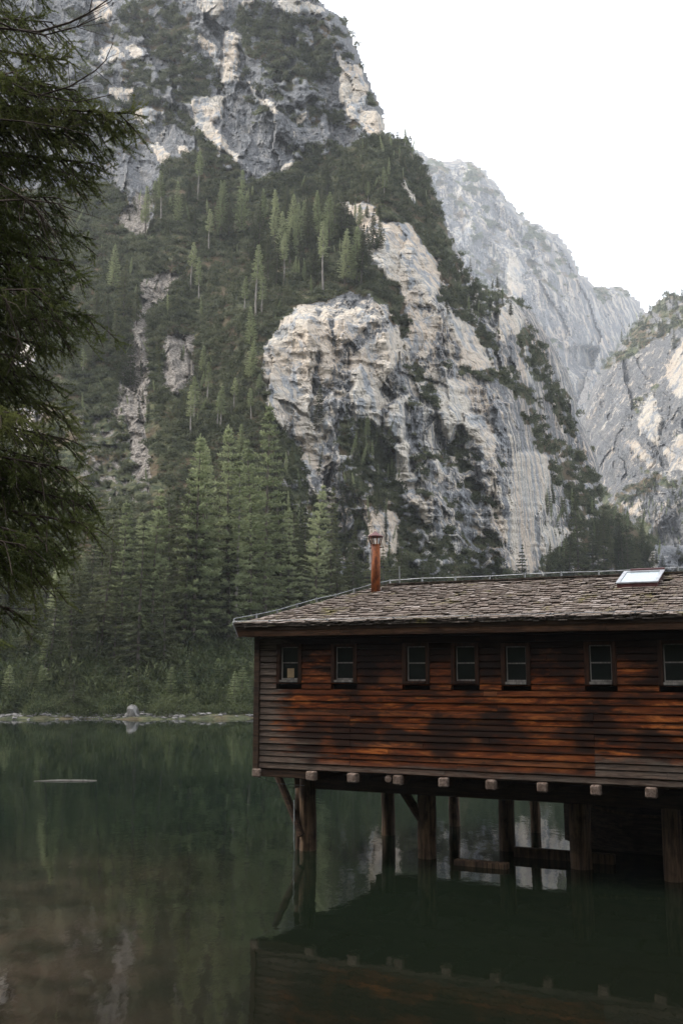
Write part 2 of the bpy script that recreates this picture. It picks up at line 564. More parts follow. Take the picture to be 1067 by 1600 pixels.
# ------------------------------------------------------------------ the mountains
PALE = [P(s) for s in '''308 0 347 0 344 25 328 31 308 8
373 0 398 0 384 17
353 50 375 53 370 126 347 129 336 98 350 92
311 53 339 70 339 93 311 67
150 92 160 76 180 70 196 84 176 96
196 72 214 70 224 84 210 92
167 140 212 138 198 166 184 157
297 157 353 149 344 180 333 194 370 244 373 253 339 233 305 194
207 171 243 169 246 183 226 202 218 188
238 232 250 224 262 240 256 258 244 248
276 226 294 228 300 240 282 240
140 5 165 0 172 30 150 40
432 0 485 0 505 20 474 22 446 20
530 90 558 107 575 135 572 157 547 183 530 157
541 180 575 169 600 185 600 211 583 211
387 121 401 146 434 166 432 177 412 166 395 149
462 186 477 169 477 186 465 194
440 264 457 247 454 267
533 315 580 320 592 346 640 350 662 385 684 411 684 453 667 477 634 470 617 440 600 435 592 413 575 402 564 354 544 334
620 270 648 306 648 320 631 300
414 542 440 505 470 475 492 486 500 512 489 602 474 640 451 670 436 662 421 640
496 505 515 475 519 590 504 605
549 561 590 524 620 512 627 542 612 580 590 602 590 670 560 655 549 625
520 500 560 480 590 500 560 520 530 545
455 640 500 610 520 660 500 690 460 690
640 480 690 500 660 560 635 540
609 632 639 614 627 692 601 670
474 685 500 662 519 730 477 749
616 696 635 692 650 760 672 816 669 827 642 782 612 734
575 801 620 797 620 861 575 895
696 478 738 512 766 571 757 580 712 571 718 543 704 515
667 563 693 591 712 591 729 599 735 641 780 675 741 680 701 650 687 627
688 620 730 648 775 676 766 718 747 693 724 671 696 645
758 755 780 817 786 839 800 867 803 893 828 893 831 831 814 789 842 738 803 718 795 746 797 817 775 805
777 487 797 473 816 498 814 520 780 529
797 397 814 408 814 464 797 461
805 562 835 590 830 600 808 575
800 712 815 705 855 712 860 787 832 812 825 850 832 895 800 895
852 827 887 825 892 835 855 865 838 857
995 655 1017 610 1030 645 1030 702 1000 675
1045 600 1067 600 1090 635 1050 615
985 685 1032 725 1012 732 990 705
1032 705 1067 675 1090 740 1050 735
975 790 1000 782 1010 810 990 807
1015 870 1025 862 1027 890 1015 892
1038 579 1067 530 1100 540 1090 631 1050 609
690 640 705 620 735 600 700 700
262 530 300 528 296 585 283 610 262 600
30 640 60 640 50 690 20 690
20 535 60 540 50 580 25 580'''.split('\n')]
SCREE = [P(s) for s in '''185 345 215 300 240 310 235 345 225 372 200 360
218 440 250 425 285 425 262 460 235 490 222 500
212 485 230 492 231 540 234 600 230 640 226 680 236 745 214 750 200 670 184 620 198 560 208 520
256 524 304 522 302 590 276 618 256 604
905 590 925 588 915 625 905 640'''.split('\n')]
VEG = [P(s) for s in '''201 6 252 0 297 42 308 59 291 76 257 96 235 93 240 56 167 56 193 28
193 98 255 112 297 73 330 93 336 118 353 132 347 146 302 151 280 157 235 135 184 124
198 163 221 143 255 157 297 180 325 222 353 242 378 259 378 281 350 300 240 300 257 253 319 239 300 215 270 190 235 175
367 8 423 6 474 62 519 96 513 124 482 132 448 135 420 127 387 84 370 42
471 22 502 39 519 79 507 93 485 56
500 0 560 50 585 100 605 160 597 160 575 112 555 75 527 25
479 183 507 172 547 186 583 205 550 197 510 192 490 195
-300 300 130 295 165 285 200 300 190 340 215 370 240 345 240 300 257 256 300 240 380 285 443 270 468 225 547 225 583 211 611 211 640 222 665 262 690 330 702 375 729 430 757 453 797 461 794 473 777 492 746 501 780 543 780 560 760 560 735 515 700 475 684 470 690 440 684 411 662 385 640 350 592 346 580 320 533 313 544 334 564 354 575 402 592 413 600 435 617 442 631 470 642 506 631 532 611 500 600 475 560 455 500 470 460 480 440 505 414 542 412 600 421 640 436 665 470 700 485 770 520 800 560 860 575 900 400 900 -300 900
530 655 575 655 614 690 631 768 575 790 540 757 528 700
590 775 618 765 672 826 690 880 640 880 610 815
628 540 645 560 684 612 690 640 660 620 636 590
700 690 720 690 752 760 745 790 722 750
742 830 775 830 790 880 740 895
655 850 700 840 715 890 640 895
688 562 715 570 766 574 800 582 828 610 840 650 870 690 905 705 925 735 960 780 985 820 1000 870 1020 900 870 900 840 880 900 820 880 770 862 750 845 710 825 680 808 630 785 596 745 590 700 580
930 586 978 522 1004 485 1042 455 1100 459 1100 500 1027 530 982 560
986 631 1023 609 993 650
960 775 1007 737 1067 740 1100 762 1040 765 995 775 970 797 955 805
910 760 930 785 960 805 990 807 1015 817 1020 845 1015 895 842 895 855 865 892 832
735 286 783 298 795 313 753 301 716 298
667 241 686 249 682 283 667 279
795 313 855 376 892 421 926 444 877 410 825 369
926 444 975 447 986 459 933 474
800 490 830 520 860 580 890 640 900 690 870 660 840 600 815 560
600 870 640 850 700 870 760 850 800 890 800 1000 560 1000 560 890
-300 880 1400 895 1400 1130 -300 1130'''.split('\n')]
HALF = [P(s) for s in '''620 540 655 560 700 640 760 740 800 890 690 890 660 740 630 640
100 0 300 0 300 160 200 260 100 260
480 690 625 690 640 900 480 900
640 700 790 700 790 890 640 890
780 470 900 560 935 740 860 740 800 600
690 380 760 380 930 620 900 700 720 430
120 620 260 620 240 790 120 790
660 245 740 250 820 350 900 430 880 470 700 330
380 0 560 0 600 200 380 200'''.split('\n')]
L1_EDGE = P('-400 -300 440 -300 470 -60 500 0 520 18 540 33 560 78 575 118 594 160 600 175 603 211 625 214 645 229 665 262 690 322 705 365 729 422 757 448 797 458 835 490 862 530 887 580 902 625 908 660 928 700 938 740 940 785 957 800 990 820 1030 850 1500 870 1500 1400 -400 1400')
L2_EDGE = P('500 228 630 225 648 232 667 241 690 251 708 249 738 251 761 268 780 290 795 313 825 343 843 350 870 365 892 388 901 414 907 425 926 444 945 447 975 447 990 463 1010 487 1030 560 1030 1000 500 1000')
L3_EDGE = P('870 900 915 830 935 790 922 720 903 655 930 590 978 523 1004 489 1020 478 1042 458 1067 459 1150 430 1300 330 1700 250 1700 1400 870 1400')


def grid_depth(xs, ys, tab):
    xs = np.array(xs, float); ys = np.array(ys, float); tab = np.array(tab, float)
    GX = np.arange(-420, 1720, 10.); GY = np.arange(-320, 1420, 10.)
    # ys are given bottom to top
    o = np.argsort(ys); ys = ys[o]; tab = tab[:, o]
    A = np.stack([np.interp(GY, ys, t) for t in tab])          # cols x GY
    B = np.stack([np.interp(GX, xs, A[:, j]) for j in range(len(GY))])   # GY x GX
    for _ in range(3):
        K = np.pad(B, 1, mode='edge'); B = (K[:-2, 1:-1] + K[2:, 1:-1] + K[1:-1, :-2] + K[1:-1, 2:] + 2 * B) / 6

    def f(x, y):
        fx = np.clip((np.asarray(x, float) + 420) / 10, 0, len(GX) - 1.001); fy = np.clip((np.asarray(y, float) + 320) / 10, 0, len(GY) - 1.001)
        ix = fx.astype(int); iy = fy.astype(int); u = fx - ix; v = fy - iy
        return (B[iy, ix] * (1 - u) + B[iy, ix + 1] * u) * (1 - v) + (B[iy + 1, ix] * (1 - u) + B[iy + 1, ix + 1] * u) * v
    return f


YS = [1150, 1121, 1112, 1090, 1040, 900, 800, 700, 600, 500, 400, 300, 200, 100, 0, -150, -300]
f1 = grid_depth([-400, 0, 150, 300, 400, 500, 600, 700, 800, 900, 1000, 1500], YS, [
    [60, 76, 78, 81, 90, 112, 128, 144, 160, 178, 200, 232, 256, 272, 290, 310, 330],
    [60, 76, 78, 81, 90, 112, 130, 147, 165, 184, 206, 236, 258, 274, 290, 310, 330],
    [60, 76, 78, 81, 90, 112, 130, 148, 166, 184, 205, 232, 254, 268, 284, 306, 330],
    [60, 76, 78, 82, 92, 113, 130, 147, 165, 184, 204, 226, 246, 256, 266, 286, 310],
    [60, 77, 79, 84, 96, 120, 134, 145, 155, 167, 200, 224, 238, 248, 258, 278, 300],
    [70, 95, 97, 102, 112, 134, 143, 151, 158, 165, 194, 222, 240, 247, 256, 276, 300],
    [90, 108, 111, 116, 124, 142, 149, 156, 162, 169, 184, 206, 232, 246, 262, 286, 310],
    [100, 118, 121, 126, 134, 152, 158, 165, 172, 184, 204, 236, 262, 280, 300, 320, 340],
    [110, 132, 135, 140, 148, 165, 170, 178, 190, 212, 236, 270, 290, 310, 330, 350, 370],
    [120, 160, 165, 172, 186, 214, 232, 250, 262, 276, 290, 310, 330, 350, 370, 390, 400],
    [130, 180, 186, 195, 210, 238, 258, 276, 290, 300, 310, 330, 350, 370, 380, 390, 400],
    [130, 180, 186, 195, 210, 238, 258, 276, 290, 300, 310, 330, 350, 370, 380, 390, 400]])
f2 = grid_depth([400, 600, 700, 800, 900, 1000, 1100], [1000, 800, 700, 600, 500, 400, 300, 200], [
    [400, 420, 440, 470, 490, 510, 535, 560], [400, 420, 440, 470, 490, 510, 535, 560], [390, 410, 430, 455, 480, 505, 530, 560],
    [380, 400, 425, 450, 480, 510, 545, 580], [390, 420, 450, 480, 520, 560, 600, 640], [400, 470, 520, 570, 620, 660, 700, 740], [400, 480, 540, 590, 640, 680, 720, 760]])
f3 = grid_depth([850, 920, 1000, 1100, 1500], [1150, 1000, 900, 800, 700, 600, 500, 400, 200], [
    [230, 260, 300, 330, 370, 400, 430, 450, 500], [225, 255, 290, 320, 355, 390, 425, 445, 500], [215, 245, 270, 290, 315, 350, 400, 430, 480],
    [205, 235, 255, 270, 290, 310, 345, 390, 450], [200, 225, 240, 255, 270, 285, 300, 330, 380]])
_f2, _f3 = f2, f3
f2 = lambda x, y: _f2(x, y) * 2.1
f3 = lambda x, y: _f3(x, y) * 1.5


def raster_mask(X, Y, polys, seed, amp=9, wl=22.):
    wx = X + amp * fbm(X / wl, Y / wl, seed, 3) + 5 * fbm(X / 5, Y / 5, seed + 3, 2)
    wy = Y + amp * fbm(X / wl, Y / wl, seed + 9, 3) + 5 * fbm(X / 5, Y / 5, seed + 5, 2)
    m = np.zeros(X.shape, bool)
    for p in polys:
        xs = [q[0] for q in p]; ys = [q[1] for q in p]
        bb = (wx > min(xs)) & (wx < max(xs)) & (wy > min(ys)) & (wy < max(ys))
        if bb.any():
            m[bb] |= inside(wx[bb], wy[bb], p)
    return m.astype(float)


def blur(A, n):
    for _ in range(n):
        K = np.pad(A, 1, mode='edge'); A = (K[:-2, 1:-1] + K[2:, 1:-1] + K[1:-1, :-2] + K[1:-1, 2:] + 2 * A) / 6
    return A


TERR = {}


def make_terrain(name, edge, f, x0, x1, y0, y1, step, seed, rel, fade):
    xs = np.arange(x0, x1, step); ys = np.arange(y0, y1, step)
    X, Y = np.meshgrid(xs, ys)
    n1 = fbm(X / 14, Y / 14, seed, 3) * 5 + fbm(X / 4, Y / 4, seed + 1, 2) * 3
    n2 = fbm(X / 14, Y / 14, seed + 2, 3) * 5 + fbm(X / 4, Y / 4, seed + 3, 2) * 3
    ins = inside(X + n1, Y + n2, edge)
    soft = blur(ins.astype(float), 40)
    veg = raster_mask(X, Y, VEG, seed + 40, 10)
    half = raster_mask(X, Y, HALF, seed + 50)
    patch = fbm(X / 26, Y / 15, seed + 61, 4, .6)
    # strips of scrub run down along the ledges of the strata
    diag = fbm((X * .80 + Y * .60) / 60, (-X * .60 + Y * .80) / 11, seed + 62, 3, .6)
    diag2 = fbm((X * .55 + Y * .83) / 85, (-X * .83 + Y * .55) / 13, seed + 66, 4, .6)
    mixd = np.where((X > 480) & (Y > 480), diag2 * 1.1 + .35 * patch, np.maximum(patch, diag * 1.1))
    veg = np.maximum(veg, half * np.clip((mixd - .15) * 9, 0, 1))
    cliff = inside(X, Y, P('-260 -200 610 -200 610 200 540 232 380 280 300 235 200 230 150 290 -260 290')).astype(float)
    if name == 'hillside':
        cliff = np.maximum(cliff, inside(X, Y, P('440 500 640 490 700 400 900 540 960 900 440 900')).astype(float))
    else:
        cliff = cliff * 0 + 1
    fine_p = fbm(X / 13, Y / 9, seed + 63, 4, .65)
    if name != 'hillside':
        sg = 1 if name == 'far_mountain' else -1
        strat = fbm((X * .74 + sg * Y * .67) / 75, (-sg * X * .67 + Y * .74) / 9, seed + 64, 4, .6)
        veg = np.maximum(veg * .9, np.clip((strat + .5 * patch - (.34 if name == 'far_mountain' else .36)) * 6, 0, 1))
    veg = veg * (1 - cliff * (1 - np.clip((.22 + .8 * patch + fine_p * .9 + diag * .3) * 5, 0, 1)))
    pale = raster_mask(X, Y, PALE, seed + 41, 8, 26.)
    scree = raster_mask(X, Y, SCREE, seed + 42, 5)
    loose = raster_mask(X, Y, [P('120 640 190 620 235 700 235 780 170 785 120 740'), P('20 640 70 640 60 700 20 700')], seed + 43, 12)
    scree = np.maximum(scree, loose * np.clip(fbm(X / 12, Y / 12, seed + 70, 4, .65) * 3 + .25, 0, 1))
    veg = veg * (1 - scree * .95) * (1 - pale * .9)
    if name == 'far_mountain':
        pale = np.maximum(pale * .85, .34)
    if name == 'hillside':
        belt = inside(X, Y, P('395 465 620 470 700 360 940 560 960 900 420 900')).astype(float)
        pale = np.maximum(pale, blur(belt, 6) * .36)
    if name == 'far_slope': pale = np.maximum(pale * .75, .22)
    veg = blur(veg, 1); pale_s = blur(pale, 2); scree_s = blur(scree, 1)
    rockness = np.clip(1 - blur(veg, 4), .12, 1) * (Y < 1085) * (.72 - .50 * blur(pale, 5))
    D = f(X, Y)
    wx = X + fbm(X / 50, Y / 50, seed + 5, 2) * 30; wy = Y + fbm(X / 50, Y / 50, seed + 6, 2) * 30
    # buttresses and gullies, then pillars, then blocks and chips
    wx = X + fbm(X / 60, Y / 60, seed + 5, 3) * 16; wy = Y + fbm(X / 60, Y / 60, seed + 6, 3) * 16
    k_ = .30 if name != 'far_slope' else -.45
    r = -ridged((wx - k_ * wy) / 110, wy / 260, seed + 10, 2) * 5.0
    r = r + cells((wx - k_ * wy) / 62, wy / 150, seed + 20) * 9.0 * rockness
    r = r + cells((wx - .2 * wy) / 24, (wy + .3 * wx) / 46, seed + 21) * 3.2 * rockness
    r = r + cells(wx / 10, (wy + .25 * wx) / 17, seed + 22) * 1.15 * rockness
    r = r + cells(X / 5.5, (Y + .3 * X) / 8, seed + 23) * .5 * rockness
    r = r - ridged((wx - .1 * wy) / 17, wy / 90, seed + 13, 3, .6) * 1.3 * rockness
    r = r + fbm((wx * .85 + wy * .5) / 90, (-wx * .5 + wy * .85) / 22, seed + 12, 3) * 2.4 * rockness
    r = r + fbm(X / 6, Y / 8, seed + 14, 3, .7) * .55 * rockness
    r = r - pale_s * 1.6 + scree_s * 1.2
    ramp = np.clip((1085 - Y) / 160, 0, 1)
    D = D + r * rel * ramp + fbm(X / 40, Y / 12, seed + 15, 3) * 1.0 * np.clip((1118 - Y) / 30, 0, 1)
    if name == 'far_mountain':
        D = D + blur(raster_mask(X, Y, [P('886 548 905 540 930 545 926 572 905 584 886 575')], seed + 80, 5), 3) * 34
    D = D + fade * np.clip(1 - soft, 0, .6) ** 1.7
    D = np.minimum(D, 5000)
    wxx, wyy, wzz = world_at(X, Y, D)
    if name == 'hillside': wzz = wzz + (fbm(wxx / 3.5, wyy / 2., 77, 4) * .30 + fbm(wxx / 14, wyy / 9, 78, 2) * .25) * (Y > 1096) * np.clip((Y - 1096) / 12, 0, 1) - .13 * np.clip((Y - 1100) / 10, 0, 1)
    if name == 'hillside': wzz = np.where(Y > 1121, np.minimum(wzz, -.3), wzz)
    V = np.stack([wxx, wyy, wzz], -1).reshape(-1, 3)
    idx = np.arange(X.size).reshape(X.shape)
    keep = ins[:-1, :-1] & ins[1:, :-1] & ins[:-1, 1:] & ins[1:, 1:]
    a = idx[:-1, :-1][keep]; b = idx[1:, :-1][keep]; c = idx[1:, 1:][keep]; d = idx[:-1, 1:][keep]
    F = np.stack([a, b, c, d], -1)
    used = np.zeros(X.size, bool); used[F.ravel()] = True
    remap = np.cumsum(used) - 1
    att = np.stack([veg, pale_s, scree_s, np.ones_like(veg)], -1).reshape(-1, 4)
    me = np_mesh(name, V[used], remap[F], M[{'hillside': 'rock', 'far_mountain': 'rock_far', 'far_slope': 'rock_slope'}[name]], False, att[used])
    o = link(name, me)
    tag(o, kind='structure')
    TERR[name] = dict(x0=x0, y0=y0, step=step, V=V.reshape(X.shape + (3,)), veg=veg, ins=ins, X=X, Y=Y)
    return o


def ground(name, x, y):
    t = TERR[name]
    j = int(np.clip(round((x - t['x0']) / t['step']), 0, t['V'].shape[1] - 1)); i = int(np.clip(round((y - t['y0']) / t['step']), 0, t['V'].shape[0] - 1))
    return t['V'][i, j]


make_terrain('hillside', L1_EDGE, f1, -250, 1290, -120, 1150, 2.2, 11, 1.0, 70)
make_terrain('far_mountain', L2_EDGE, f2, 560, 1034, 215, 960, 2.2, 23, 4.2, 330)
make_terrain('far_slope', L3_EDGE, f3, 870, 1400, 240, 1000, 2.2, 37, 1.7, 180)

# unseen wooded slopes behind and left of the viewpoint, added to cut horizon light
def rear_shade_slope():
    na, nr = 150, 30
    th = np.linspace(math.radians(150), math.radians(395), na)       # sweeps from the left round the back to the right
    rr = np.array([0, .6, 2, 5, 9, 14, 20, 28, 36, 46, 58, 72, 88, 105, 125, 150, 175, 200, 230, 260, 290, 320, 350, 380, 410, 440, 470, 500, 540, 600.])[:nr]
    T, Rr = np.meshgrid(th, rr, indexing='ij')
    R0 = 26 + 14 * np.sin(T * 1.5 + 1) + 5 * np.sin(T * 5)
    R0 = np.where(T < math.radians(200), R0 + (math.radians(200) - T) * 55, R0)
    rad = R0 + Rr * .75
    x = rad * np.cos(T) + 6; y = rad * np.sin(T) - 14
    z = -1.2 + np.minimum(Rr, 2) * 1.1 + np.maximum(Rr - 2, 0) * .58 + fbm(x / 18, y / 18, 5, 4) * np.clip(Rr / 8, 0, 1) * 5
    V = np.stack([x, y, z], -1).reshape(-1, 3)
    idx = np.arange(na * nr).reshape(na, nr)
    F = np.stack([idx[:-1, :-1], idx[:-1, 1:], idx[1:, 1:], idx[1:, :-1]], -1).reshape(-1, 4)
    att = np.zeros((len(V), 4)); att[:, 0] = 1; att[:, 3] = 1
    o = link('rear_shade_slope', np_mesh('rear_shade_slope', V, F, M['rock'], True, att)); tag(o, kind='structure')
    k = Rr.reshape(-1) > 1.5
    return V[k]


REAR = rear_shade_slope()

# ------------------------------------------------------------------ lake
me = np_mesh('lake', np.array([(-700, -600, 0), (900, -600, 0), (900, 520, 0), (-700, 520, 0)], float), np.array([[0, 1, 2, 3]]), M['water'])
tag(link('lake', me), kind='structure')
me = np_mesh('lake_bed', np.array([(-720, -620, -2.5), (920, -620, -2.5), (920, 540, -2.5), (-720, 540, -2.5)], float), np.array([[0, 1, 2, 3]]), M['stone'])
tag(link('lake_bed', me), kind='structure')


# ------------------------------------------------------------------ foliage builders
def tris_from(dirs, base, length, width, rg):
    """thin leaf triangles from base points along dirs"""
    n = len(base)
    side = np.cross(dirs, rg.normal(size=(n, 3))); side /= np.linalg.norm(side, axis=1, keepdims=True) + 1e-9
    L = length[:, None]; W = width[:, None]
    a = base - side * W * .5; b = base + side * W * .5; c = base + dirs * L
    V = np.stack([a, b, c], 1).reshape(-1, 3)
    F = np.arange(n * 3).reshape(-1, 3)
    return V, F


def norm(a): return a / (np.linalg.norm(a, axis=-1, keepdims=True) + 1e-9)


def conifer_meshes(seed, kind, H=20., bare=.12, dens=1., fat=1.):
    rg = np.random.default_rng(seed)
    base = []; dirs = []; leng = []; wid = []
    twigV = []
    bm = bmesh.new()
    lean = rg.normal(0, .012, 2)
    ax = lambda z: np.array([lean[0] * z + .12 * math.sin(z * .35 + seed), lean[1] * z, z])
    R = (3.5 if kind == 'spruce' else 2.7) * fat
    tube(bm, [tuple(ax(H * t)) for t in np.linspace(0, 1, 9)], [.19 * (1 - t) ** .85 + .012 for t in np.linspace(0, 1, 9)], 6)
    nw = int((25 if kind == 'spruce' else 30) * dens)
    for i in range(nw):
        t = bare + (1 - bare) * ((i + rg.uniform(0, .8)) / nw)
        if kind == 'spruce':
            r = R * (1 - t) ** .85 * min(1, .6 + (t - bare) * 3)
        else:
            r = R * ((1 - t) ** .62) * min(1, .6 + (t - bare) * 2.)
        nb = rg.integers(6, 10)
        a0 = rg.uniform(0, 6.28)
        for k in range(nb):
            if rg.random() < .10: continue
            rr = r * rg.uniform(.5, 1.2)
            az = a0 + 6.283 * k / nb + rg.normal(0, .25)
            out = np.array([math.cos(az), math.sin(az), 0])
            ns = max(3, int(rr / .16))
            s = (np.arange(ns) + .6) / ns
            if kind == 'spruce':
                dz = -(.12 + .5 * (1 - t)) * s * rr + .20 * rr * s ** 3
            else:
                dz = (-.10 + .15 * t) * s * rr + .12 * rr * s ** 2
            pts = ax(H * t) + out * (s * rr)[:, None] + np.array([0, 0, 1.]) * dz[:, None]
            e = pts[-1]; q = ax(H * t)
            if rg.random() < .5:
                sd = np.cross(out, [0, 0, 1.]) * .02
                twigV += [q - sd - [0, 0, .02], q + sd + [0, 0, .02], e]
            lat = np.cross(out, [0, 0, 1.])
            reps = 8 if kind == 'spruce' else 7
            for rep in range(reps):
                sg = rg.choice([-1, 1], ns)[:, None]
                if kind == 'spruce':
                    d = out * rg.uniform(.2, .9, (ns, 1)) + lat * sg * rg.uniform(.2, .9, (ns, 1)) + np.array([0, 0, 1.]) * rg.uniform(-.85, .0, (ns, 1))
                    L = rg.uniform(.22, .50, ns) * (.6 + .5 * (1 - t)); W = rg.uniform(.09, .17, ns)
                else:
                    d = out * rg.uniform(.0, .9, (ns, 1)) + lat * sg * rg.uniform(.1, 1., (ns, 1)) + np.array([0, 0, 1.]) * rg.uniform(-.5, .8, (ns, 1))
                    L = rg.uniform(.18, .40, ns); W = rg.uniform(.08, .14, ns)
                keep = rg.random(ns) < (.93 if kind == 'spruce' else .85) * np.clip(s * 2.2, .35, 1)
                base.append((pts + rg.normal(0, .05, (ns, 3)))[keep]); dirs.append(norm(d)[keep]); leng.append(L[keep]); wid.append(W[keep])
    # dead lower limbs
    for i in range(14):
        z = H * rg.uniform(.03, bare + .1); az = rg.uniform(0, 6.28); q = ax(z); l = rg.uniform(.4, 1.3)
        e = q + np.array([math.cos(az) * l, math.sin(az) * l, rg.uniform(-.5, .1) * l]); sd = np.array([0, 0, .018])
        twigV += [q - sd, q + sd, e]
    # leader
    zt = np.linspace(.93, 1., 14)
    for z in zt:
        q = ax(H * z)
        for k in range(3):
            a = rg.uniform(0, 6.28); base.append(q[None]); dirs.append(norm(np.array([[math.cos(a), math.sin(a), .7]]))); leng.append(np.array([.28])); wid.append(np.array([.08]))
    V, F = tris_from(np.concatenate(dirs), np.concatenate(base), np.concatenate(leng), np.concatenate(wid), rg)
    crown = np_mesh(kind + '_crown', V, F, M[kind])
    for k in range(0, len(twigV), 3):
        vs = [bm.verts.new(tuple(p)) for p in twigV[k:k + 3]]
        bm.faces.new(vs)
    tm = bpy.data.meshes.new(kind + '_trunk'); bm.to_mesh(tm); bm.free()
    tm.materials.append(M['palebark'] if bare > .4 else M['bark'])
    return crown, tm


PROTO = dict(
    spruce=[conifer_meshes(1, 'spruce'), conifer_meshes(2, 'spruce', bare=.05, fat=1.15), conifer_meshes(3, 'spruce', bare=.3, fat=.9), conifer_meshes(4, 'spruce', bare=.18, fat=.75)],
    larch=[conifer_meshes(11, 'larch', bare=.12), conifer_meshes(12, 'larch', bare=.3, fat=.85), conifer_meshes(13, 'larch', bare=.2, fat=1.1)],
    thin=[conifer_meshes(21, 'larch', bare=.52, dens=.55, fat=.9), conifer_meshes(22, 'larch', bare=.42, dens=.6, fat=.7)],
)
N_TREE = [0]


def tree(kind, x, yb, yt, label, group=None, layer='hillside', name=None, var=None, fat=1., lean=0.):
    g = ground(layer, x, yb)
    D = g[1]
    top = world_at(x, yt, D)[2]
    h = max(3., float(top - g[2])) + .4
    i = N_TREE[0]; N_TREE[0] += 1
    protos = PROTO[kind]
    cr, tr = protos[(i * 7 + 3) % len(protos) if var is None else var]
    nm = name or {'spruce': 'spruce_tree', 'larch': 'larch_tree', 'thin': 'larch_tree'}[kind]
    r = empty(nm, (float(g[0]), float(g[1]), float(g[2]) - .4), random.uniform(0, 6.28), label, 'tree', group)
    r.rotation_euler = (random.gauss(0, .016), random.gauss(0, .016), random.uniform(0, 6.28))
    if lean: r.rotation_euler = (0, lean, 0)
    s = h / 20.
    w = s ** .62 * fat * (1.25 if kind == 'thin' else 1.)
    r.scale = (w, w, s)
    link('trunk', tr, r); link('crown', cr, r)
    return r


